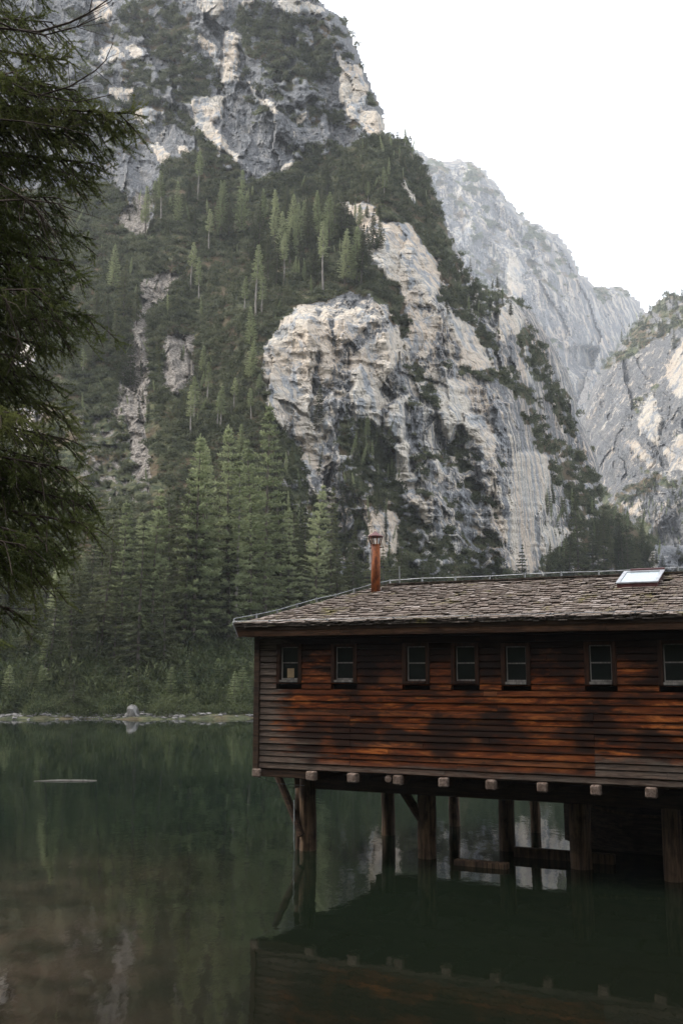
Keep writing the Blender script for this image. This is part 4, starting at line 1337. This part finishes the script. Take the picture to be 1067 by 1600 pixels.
rs = random.Random(9)
rows = [(EV - .035, EV + .26, .004), (EV - .020, EV + .28, .034), (EV - .03, EV + .30, .064)]
v = EV + .13
while v < RV - .05:
    rows.append((v, min(v + .29, RV + .04), .036)); v += rs.uniform(.135, .16)
cnt = 0
rest = bmesh.new()
for ri, (v0, v1, lift) in enumerate(rows):
    hs = max(HU0, HU0 + (v0 - EV) / (RV - EV) * (HU1 - HU0)) - .02
    u = hs
    while u < UEND:
        w_ = rs.choice([.07, .09, .11, .13, .16, .19])
        if rs.random() < .975 or ri < 3:
            a = (u + .004, min(u + w_ - .004, UEND), v0 + rs.uniform(-.02, .02), v1, lift + rs.uniform(-.006, .018), rs.uniform(.010, .022), rs.uniform(-.012, .012))
            if cnt < 298 and u < 8.6:
                b_ = bmesh.new(); shingle_bm(b_, *a); bm_obj('shingle', b_, M['shingle'], roof); cnt += 1
            else:
                shingle_bm(rest, *a)
        u += w_
o = bm_obj('upper_shingles', rest, M['shingle'], roof); tag(o, kind='stuff')
# ridge course
for k in range(0, 60):
    u0 = HU1 + k * .17
    if u0 > UEND: break
    shingle_bm(rest := bmesh.new(), u0, u0 + .165, RV - .16, RV + .05, .075, .02)
    bm_obj('ridge_shingle', rest, M['shingle'], roof)
# fascia boards with butt joints
for a, b in ((HU0 + .01, 1.98), (1.983, 6.9), (6.903, UEND)):
    bm = bmesh.new(); box(bm, a, b, EV + .02, EV + .055, 4.195, 4.395, .004); bm_obj('fascia_board', bm, M['fascia'], HOUSE)
bm = bmesh.new(); box(bm, HU0 + .01, HU0 + .045, EV + .056, 5.7, 4.2, 4.37); bm_obj('end_fascia', bm, M['fascia'], HOUSE)
# lightning wire along hip and ridge, held by clips, dropping at the corner
wp = [(HU0 - .01, EV - .03, EZ + .17)]
for i in range(1, 9):
    t = i / 8; wp.append((HU0 + (HU1 - HU0) * t, EV + (RV - EV) * t, EZ + (RZ - EZ) * t + .13 + .012 * math.sin(i * 2.1)))
for i in range(1, 14): wp.append((HU1 + i * .75, RV, RZ + .13 + .008 * math.sin(i * 1.7)))
bm = bmesh.new(); tube(bm, wp, [.008] * len(wp), 6)
tube(bm, [wp[0], (HU0 - .02, EV - .07, EZ + .05), (HU0 + .03, EV - .05, EZ - .06), (HU0 + .07, EV - .01, EZ - .2)], [.010] * 4, 6)
tube(bm, [(HU0 - .01, EV - .05, EZ + .112), (1.6, EV - .06, EZ + .110), (3.5, EV - .055, EZ + .113), (7, EV - .06, EZ + .110), (UEND, EV - .06, EZ + .112)], [.003] * 5, 5)
cond = bm_obj('lightning_wire', bm, M['wire'], HOUSE)
for i, p in enumerate(wp[1:]):
    bm = bmesh.new(); box(bm, p[0] - .014, p[0] + .014, p[1] - .014, p[1] + .014, p[2] - .07, p[2] + .022); bm_obj('wire_clip', bm, M['wire'], cond)
for u in (.5, 1.75, 3.1, 4.6, 6.0, 7.4):
    bm = bmesh.new(); box(bm, u - .012, u + .012, EV - .07, EV - .03, EZ + .085, EZ + .125); bm_obj('wire_clip', bm, M['wire'], cond)
bm = bmesh.new(); tube(bm, [(1.95, RV, RZ + .05), (1.95, RV, RZ + .42)], [.012, .009], 6); bm_obj('air_terminal', bm, M['wire'], HOUSE)

# chimney
cu, cv, cz = 1.67, 2.05, 5.13
bm = cyl(cu, cv, cz - .05, 6.20, .097, .097, 20); ch = bm_obj('chimney_pipe', bm, M['rust'], HOUSE, True)
bm = bmesh.new(); box(bm, cu - .14, cu + .36, cv - .16, cv + .15, cz + .015, cz + .035, .004); o = bm_obj('flashing', bm, M['zinc'], ch)
for v in o.data.vertices: v.co.z += (v.co.y - cv) * SL
bm = bmesh.new(); tube(bm, [(cu, cv, 6.36), (cu, cv, 6.375), (cu, cv, 6.475), (cu, cv, 6.49)], [.165, .168, .022, .010], 12); bm_obj('cowl', bm, M['maroon'], ch)
for k in range(6):
    a = k * math.pi / 3 + .2
    bm = bmesh.new(); tube(bm, [(cu + .093 * math.cos(a), cv + .093 * math.sin(a), 6.17), (cu + .150 * math.cos(a), cv + .150 * math.sin(a), 6.37)], [.013, .013], 4); bm_obj('cowl_strut', bm, M['rust'], ch)
for sx in (-1, 1):
    bm = bmesh.new(); tube(bm, [(cu + sx * .09, cv, 6.13), (cu + sx * .145, cv, 6.13)], [.012, .014], 5); bm_obj('bolt', bm, M['rust'], ch)

# skylight
u0, u1, v0, v1 = 6.76, 7.48, 1.62, 2.52
bm = bmesh.new()
def sk(u, v, h): return roofpt(u, v, h)
ps = [bm.verts.new(sk(*q)) for q in ((u0, v0, .0), (u1, v0, .0), (u1, v1, .0), (u0, v1, .0), (u0, v0, .12), (u1, v0, .12), (u1, v1, .12), (u0, v1, .12))]
for f in ((0, 1, 5, 4), (1, 2, 6, 5), (2, 3, 7, 6), (3, 0, 4, 7), (4, 5, 6, 7)): bm.faces.new([ps[i] for i in f])
sky_ = bm_obj('skylight', bm, M['maroon'], HOUSE)
bm = bmesh.new()
for (a, b, c, d) in ((u0 - .02, u1 + .02, v0 - .02, v0 + .05), (u0 - .02, u0 + .05, v0 + .052, v1 - .05), (u1 - .05, u1 + .02, v0 + .052, v1 - .05), (u0 - .02, u1 + .02, v1 - .048, v1 + .02)):
    q = [bm.verts.new(sk(x, y, h)) for h in (.122, .145) for x, y in ((a, c), (b, c), (b, d), (a, d))]
    for f in ((0, 3, 2, 1), (4, 5, 6, 7), (0, 1, 5, 4), (1, 2, 6, 5), (2, 3, 7, 6), (3, 0, 4, 7)): bm.faces.new([q[i] for i in f])
bm_obj('skylight_frame', bm, M['zinc'], sky_)
bm = bmesh.new(); q = [bm.verts.new(sk(x, y, .134)) for x, y in ((u0 + .052, v0 + .054), (u1 - .052, v0 + .054), (u1 - .052, v1 - .052), (u0 + .052, v1 - .052))]; bm.faces.new(q)
bm_obj('skylight_pane', bm, M['skyglass'], sky_)
bm = bmesh.new(); q = [bm.verts.new(sk(*p)) for p in ((u0 + .1, v1 + .025, .10), (u1 + .02, v1 + .025, .10), (u1 + .02, v1 + .025, .175), (u0 + .1, v1 + .025, .175), (u0 + .1, v1 + .06, .10), (u1 + .02, v1 + .06, .10), (u1 + .02, v1 + .06, .175), (u0 + .1, v1 + .06, .175))]
for f in ((0, 1, 2, 3), (4, 7, 6, 5), (0, 4, 5, 1), (1, 5, 6, 2), (2, 6, 7, 3), (3, 7, 4, 0)): bm.faces.new([q[i] for i in f])
bm_obj('skylight_hood', bm, M['maroon'], sky_)

# floor structure
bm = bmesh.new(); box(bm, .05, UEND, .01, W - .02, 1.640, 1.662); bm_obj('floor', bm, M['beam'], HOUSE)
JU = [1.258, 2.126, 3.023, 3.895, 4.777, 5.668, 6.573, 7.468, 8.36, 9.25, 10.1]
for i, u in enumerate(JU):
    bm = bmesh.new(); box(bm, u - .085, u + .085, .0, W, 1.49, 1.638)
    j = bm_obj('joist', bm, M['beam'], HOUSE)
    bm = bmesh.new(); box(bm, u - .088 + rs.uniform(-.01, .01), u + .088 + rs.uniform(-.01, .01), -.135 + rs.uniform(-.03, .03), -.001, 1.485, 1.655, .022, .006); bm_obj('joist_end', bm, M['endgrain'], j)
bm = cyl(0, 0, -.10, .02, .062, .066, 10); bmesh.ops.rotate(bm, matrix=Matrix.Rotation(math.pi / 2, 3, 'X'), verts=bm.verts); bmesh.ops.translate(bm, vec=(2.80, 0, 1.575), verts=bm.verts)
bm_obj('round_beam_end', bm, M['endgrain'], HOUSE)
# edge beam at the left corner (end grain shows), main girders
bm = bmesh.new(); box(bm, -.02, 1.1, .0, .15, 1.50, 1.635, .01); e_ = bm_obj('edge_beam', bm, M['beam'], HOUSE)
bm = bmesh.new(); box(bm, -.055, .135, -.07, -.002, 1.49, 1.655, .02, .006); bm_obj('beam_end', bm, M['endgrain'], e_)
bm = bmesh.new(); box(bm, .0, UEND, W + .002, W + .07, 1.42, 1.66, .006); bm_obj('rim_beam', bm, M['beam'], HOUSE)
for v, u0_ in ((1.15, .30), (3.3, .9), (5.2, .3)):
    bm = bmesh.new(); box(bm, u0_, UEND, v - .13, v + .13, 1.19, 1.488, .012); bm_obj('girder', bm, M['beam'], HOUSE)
PILES = [(.60, 1.04, .17), (.38, 1.10, .085), (3.05, 1.30, .185), (5.93, 1.55, .20), (7.58, 1.15, .17), (9.5, 1.2, .18),
         (1.31, 3.48, .15), (4.2, 2.75, .165), (2.2, 5.3, .13), (4.12, 5.2, .115), (7.3, 4.9, .15), (8.6, 3.3, .16), (6.2, 5.2, .13), (.9, 5.25, .0)]
for i, (u, v, r) in enumerate(PILES):
    if r <= 0: continue
    bm = cyl(u, v, -2.4, 1.195 if v != 1.04 else 1.46, r * 1.03, r * .97, 14, .012, 9, i)
    bm_obj('pile', bm, M['pile'], HOUSE, True)
bm = bmesh.new(); tube(bm, [(-.10, .98, 1.50), (.20, .95, .95), (.56, .86, .30)], [.075, .078, .075], 8); bm_obj('brace', bm, M['beam'], HOUSE)
bm = bmesh.new(); tube(bm, [(2.55, 1.22, 1.30), (2.95, 1.25, .72)], [.09, .09], 6); bm_obj('brace', bm, M['beam'], HOUSE)
# chain of icicle-like drip beads replaced by a rope hanging at the corner pile
bm = bmesh.new(); tube(bm, [(.40, .83, .98), (.405, .83, .62), (.40, .835, .2), (.42, .84, -.1)], [.010, .012, .010, .010], 5); bm_obj('rope', bm, M['wire'], HOUSE)
bm = bmesh.new(); tube(bm, [(.02, -.06, 1.5), (.25, .2, 1.36), (.75, .6, 1.30)], [.006, .006, .006], 5); bm_obj('cable', bm, M['wire'], HOUSE)


def H2W(u, v, z=0.):
    c, s = math.cos(YAW), math.sin(YAW)
    return Vector((-1.6681 + u * c - v * s, 20. + u * s + v * c, z))


# floating timbers below the house
for i, (u0_, u1_, v, z1, lab) in enumerate([(3.75, 4.75, .9, .10, 'dark floating timber just right of the big braced pile'), (4.5, 6.4, 2.2, .17, 'long brownish timber floating in front of the moored boat')]):
    bm = bmesh.new(); box(bm, 0, u1_ - u0_, -.09, .09, -.12, z1, .012, .006)
    o = bm_obj('floating_timber', bm, M['pile']); o.location = H2W(u0_, v); o.rotation_euler = (0, 0, YAW); tag(o, lab, 'timber')


def rowboat(loc, rz, L, Wd, Hh, label, tilt=(0, 0)):
    r = empty('rowing_boat', loc, rz, label, 'boat'); r.rotation_euler = (tilt[0], tilt[1], rz)
    nst = 5
    def sect(t, k):     # t -1..1 along, k 0..1 up
        w = Wd * .5 * (1 - abs(t) ** 2.6 * (.96 if t < 0 else .45))
        flare = .45 + .55 * k ** .6
        sheer = .16 * t * t * Hh + (.22 * Hh if t < -.8 else 0) * (-t - .8) / .2 * k
        return w * flare, Hh * k + sheer + .10 * t * t
    N = 16
    for side in (-1, 1):
        for s in range(nst):
            bm = bmesh.new(); rr = []
            k0, k1 = s / nst, (s + 1.06) / nst
            for i in range(N + 1):
                t = -1 + 2 * i / N
                a = sect(t, k0); b = sect(t, min(1, k1))
                x = t * L / 2
                lap = .012
                rr.append([bm.verts.new((x, side * (a[0] + lap), a[1])), bm.verts.new((x, side * b[0], b[1])), bm.verts.new((x, side * (b[0] - .016), b[1])), bm.verts.new((x, side * (a[0] - .008), a[1]))])
            for p, q in zip(rr, rr[1:]):
                for j in range(4): bm.faces.new((p[j], q[j], q[(j + 1) % 4], p[(j + 1) % 4]))
            bm_obj('strake', bm, M['hull'], r)
    bm = bmesh.new(); vs0 = []
    for i in range(N + 1):
        t = -1 + 2 * i / N; a = sect(t, 0.0)
        vs0.append((bm.verts.new((t * L / 2, -a[0], a[1] + .002)), bm.verts.new((t * L / 2, a[0], a[1] + .002))))
    for p, q in zip(vs0, vs0[1:]): bm.faces.new((p[0], q[0], q[1], p[1]))
    bm_obj('bottom', bm, M['hull'], r)
    for side in (-1, 1):
        bm = bmesh.new(); tube(bm, [(-L / 2 + L * i / N, side * sect(-1 + 2 * i / N, 1)[0], sect(-1 + 2 * i / N, 1)[1] + .01) for i in range(N + 1)], [.028] * (N + 1), 6); bm_obj('gunwale', bm, M['pile'], r)
    a = sect(1, 1); a0 = sect(1, 0)
    bm = bmesh.new(); f = [bm.verts.new((L / 2 + dx, y, z)) for dx in (0, .03) for y, z in ((-a0[0], a0[1]), (a0[0], a0[1]), (a[0], a[1]), (-a[0], a[1]))]
    for q in ((0, 3, 2, 1), (4, 5, 6, 7), (0, 1, 5, 4), (1, 2, 6, 5), (2, 3, 7, 6), (3, 0, 4, 7)): bm.faces.new([f[i] for i in q])
    bm_obj('transom', bm, M['hull'], r)
    for t in (-.35, .1, .55):
        w, z = sect(t, .7); bm = bmesh.new(); box(bm, t * L / 2 - .1, t * L / 2 + .1, -w, w, z, z + .025); bm_obj('thwart', bm, M['pile'], r)
    return r


rowboat(H2W(7.05, 3.9, -.12), YAW + .05, 3.9, 1.35, .86, 'dark high sided rowing boat moored under the floor behind the thick pile')
rowboat(H2W(7.9, 2.35, -.15), YAW + 1.9, 2.6, 1.2, .62, 'dark wooden boat lying between the two right hand piles', (.18, .1))
o = stone(H2W(6.0, -3.2, .0), .02, '', 90)
bpy.data.objects.remove(o)

# ------------------------------------------------------------------ the near spruce at the left edge
def shoot_template(seed, n=64, L=.17):
    rg = np.random.default_rng(seed)
    t = rg.uniform(0, 1, n); az = rg.uniform(0, 6.283, n)
    base = np.stack([t * L, 0 * t, 0 * t], -1)
    d = np.stack([np.full(n, .75), np.cos(az), np.sin(az)], -1)
    V, F = tris_from(norm(d), base, rg.uniform(.016, .026, n), rg.uniform(.005, .008, n), rg)
    # the woody shoot itself: a thin three sided spike
    r = .003
    k = np.array([(0, r, 0), (0, -r * .5, r * .87), (0, -r * .5, -r * .87), (L, 0, 0)]); f = np.array([[0, 1, 3], [1, 2, 3], [2, 0, 3]]) + len(V)
    return np.concatenate([V, k]), np.concatenate([F, f])


SH = [shoot_template(k) for k in range(5)]
NS = empty('near_spruce', (-4.6, 7.6, 0), 0, 'dark spruce with hanging needle twigs filling the left edge close to the camera', 'tree')
bm = bmesh.new(); tube(bm, [(0, 0, -.5), (.05, 0, 4), (0, .1, 8), (0, 0, 13)], [.30, .26, .19, .08], 12); bm_obj('trunk', bm, M['bark'], NS)
rg = np.random.default_rng(5)


def near_branch(z, az, L, droop, dens=1., up=.0, hang=.55):
    out = np.array([math.cos(az), math.sin(az), 0.])
    lat = np.array([-out[1], out[0], 0.])
    n = 16
    s = np.linspace(0, 1, n)
    P0 = np.array([0, 0, z]) + out * (s * L)[:, None] + np.array([0, 0, 1.]) * ((up * s - droop * s ** 1.5 + .25 * droop * s ** 4) * L)[:, None] + lat * (.06 * L * np.sin(s * 5 + az * 3))[:, None]
    bm = bmesh.new(); tube(bm, [tuple(p) for p in P0], list(.030 * (1 - s) ** .8 * L / 3 + .004), 6)
    VV = []; FF = []; off = 0
    m = int(L * 18 * dens)
    for i in range(m):
        t = .30 + .70 * (i + rg.random()) / m
        q = np.array([np.interp(t, s, P0[:, k]) for k in range(3)])
        sg = rg.choice([-1, 1])
        l2 = rg.uniform(.25, .75) * (1.15 - t * .75)
        d2 = norm(out * rg.uniform(.3, .9) + lat * sg * rg.uniform(.25, .8) + np.array([0, 0, -1.]) * rg.uniform(.1, hang + .4))
        m2 = 7
        ss = np.linspace(0, 1, m2)
        P2 = q + d2 * (ss * l2)[:, None] + np.array([0, 0, -1.]) * (ss ** 2 * l2 * hang * rg.uniform(.3, 1.1))[:, None]
        tube(bm, [tuple(p) for p in P2[::2]], [.006, .005, .004, .003][:len(P2[::2])], 4, False)
        for j in range(int(l2 * 24) + 2):
            tt = rg.uniform(.08, 1.)
            b = np.array([np.interp(tt, ss, P2[:, k]) for k in range(3)])
            dd = norm(d2 * rg.uniform(.3, 1.) + rg.normal(0, .45, 3) + np.array([0, 0, -.35 * rg.uniform(0, 1.6)]) + np.array([0, 0, .15]))
            x = dd; y = norm(np.cross(x, [0.1, .2, 1.])); zc = np.cross(x, y)
            R = np.stack([x, y, zc], 0)
            sc = rg.uniform(.35, 1.0)
            V, F = SH[rg.integers(0, 5)]
            VV.append((V * np.array([sc, .85, .85])) @ R + b); FF.append(F + off); off += len(V)
    wood = bm_obj('branch', bm, M['twig'], NS, True)
    V = np.concatenate(VV).astype(np.float32); F = np.concatenate(FF)
    link('needles', np_mesh('needles', V, F, M['near']), wood)


def bare_branch(pts, r, seed, n=9):
    rd2 = random.Random(seed)
    bm = bmesh.new()
    pts = [Vector(p) for p in pts]
    rr = [r * (1 - i / len(pts)) + .0015 for i in range(len(pts))]
    tube(bm, pts, rr, 5)
    for k in range(n):
        i = rd2.randrange(1, len(pts) - 1); p = pts[i]; d = (pts[i + 1] - pts[i - 1]).normalized()
        e = p + (d * rd2.uniform(.3, 1.) + Vector((rd2.uniform(-.5, .5), rd2.uniform(-.4, .4), rd2.uniform(-.9, .5)))).normalized() * rd2.uniform(.12, .42)
        mid = (p + e) / 2 + Vector((0, 0, rd2.uniform(-.04, .04)))
        tube(bm, [p, mid, e], [r * .35, r * .25, .0012], 4, False)
    bm_obj('bare_twig', bm, M['twig'], NS)


# branch tips follow the outline of the hanging boughs: (height z of tip at the picture, reach)
OUT = [(0, 70), (60, 95), (120, 118), (165, 130), (205, 212), (235, 150), (280, 162), (330, 100), (385, 118), (430, 128), (470, 105), (515, 155), (560, 95), (610, 88), (655, 108), (700, 112), (745, 120), (790, 150), (830, 148), (870, 105), (905, 85), (960, 34)]
for i, (y, x) in enumerate(OUT):
    for rep in range(2):
        D = 7.3 + rg.uniform(-.7, 1.1) if rep else 7.4 + rg.uniform(-.3, .5)
        xx = x - 2 - (rg.uniform(15, 70) if rep else 0)
        tx, ty, tz = [float(k) for k in world_at(xx, y + (rg.uniform(-20, 25) if rep else -8), D)]
        dx, dy = tx + 4.6, ty - 7.6
        L = math.hypot(dx, dy); az = math.atan2(dy, dx)
        droop = rg.uniform(.30, .5)
        up = .02
        z0 = tz - (up - droop + .25 * droop) * L
        near_branch(z0, az, L, droop, dens=1.25 if y > 150 else .9, up=up, hang=.38)
for i in range(6):
    bx_, by_ = rg.uniform(-60, 40), rg.uniform(80, 900)
    tx, ty, tz = [float(k) for k in world_at(bx_, by_, 7.8 + rg.uniform(0, .8))]
    dx, dy = tx + 4.6, ty - 7.6
    near_branch(tz + .4 * math.hypot(dx, dy), math.atan2(dy, dx), math.hypot(dx, dy), .45, dens=1.4)


def wp_(x, y, D):
    a = world_at(x, y, D); return (float(a[0]) + 4.6, float(a[1]) - 7.6, float(a[2]))


bare_branch([wp_(*p) for p in ((-160, 90, 7), (-40, 40, 6.9), (60, 50, 6.9), (110, 35, 6.9), (140, 20, 6.9), (168, 0, 6.9), (190, -30, 6.9))], .012, 1)
bare_branch([wp_(*p) for p in ((-150, 60, 6.8), (-30, 20, 6.8), (20, 45, 6.8), (70, 55, 6.8), (120, 42, 6.8), (160, 25, 6.8))], .010, 2)
bare_branch([wp_(*p) for p in ((-120, 170, 7), (0, 140, 7), (60, 150, 7), (110, 135, 7), (150, 110, 7), (165, 95, 7), (177, 68, 7))], .008, 3)
bare_branch([wp_(*p) for p in ((-140, 90, 6.7), (-20, 110, 6.7), (50, 145, 6.7), (120, 160, 6.7), (175, 148, 6.7))], .007, 4)
bare_branch([wp_(*p) for p in ((-140, 180, 6.6), (-20, 185, 6.6), (40, 190, 6.6), (100, 200, 6.6), (150, 215, 6.6))], .007, 5)
bare_branch([wp_(*p) for p in ((-150, 260, 6.6), (-20, 275, 6.6), (30, 305, 6.6), (60, 330, 6.6), (75, 355, 6.6))], .009, 6, 14)
bare_branch([wp_(*p) for p in ((-150, 420, 6.6), (-20, 440, 6.6), (10, 470, 6.6), (30, 530, 6.6), (50, 570, 6.6))], .009, 7, 12)
bare_branch([wp_(*p) for p in ((-150, 310, 6.6), (-20, 315, 6.6), (40, 312, 6.6), (90, 318, 6.6), (120, 330, 6.6))], .007, 8, 14)

# ------------------------------------------------------------------ haze
bm = bmesh.new(); box(bm, -760, 1400, -660, 2600, -3.6, 1000)
hz = bm_obj('haze', bm, bpy.data.materials.new('haze_air'))
hm = hz.data.materials[0]; hm.use_nodes = True; hm.node_tree.nodes.clear()
ho = hm.node_tree.nodes.new('ShaderNodeOutputMaterial'); hv = hm.node_tree.nodes.new('ShaderNodeVolumePrincipled')
hv.inputs['Color'].default_value = (.86, .92, 1., 1); hv.inputs['Density'].default_value = .00022; hv.inputs['Anisotropy'].default_value = .2
hm.node_tree.links.new(hv.outputs[0], ho.inputs['Volume'])
tag(hz, kind='stuff')
hz['label'] = 'thin pale morning haze in the valley air'
hz['category'] = 'haze'
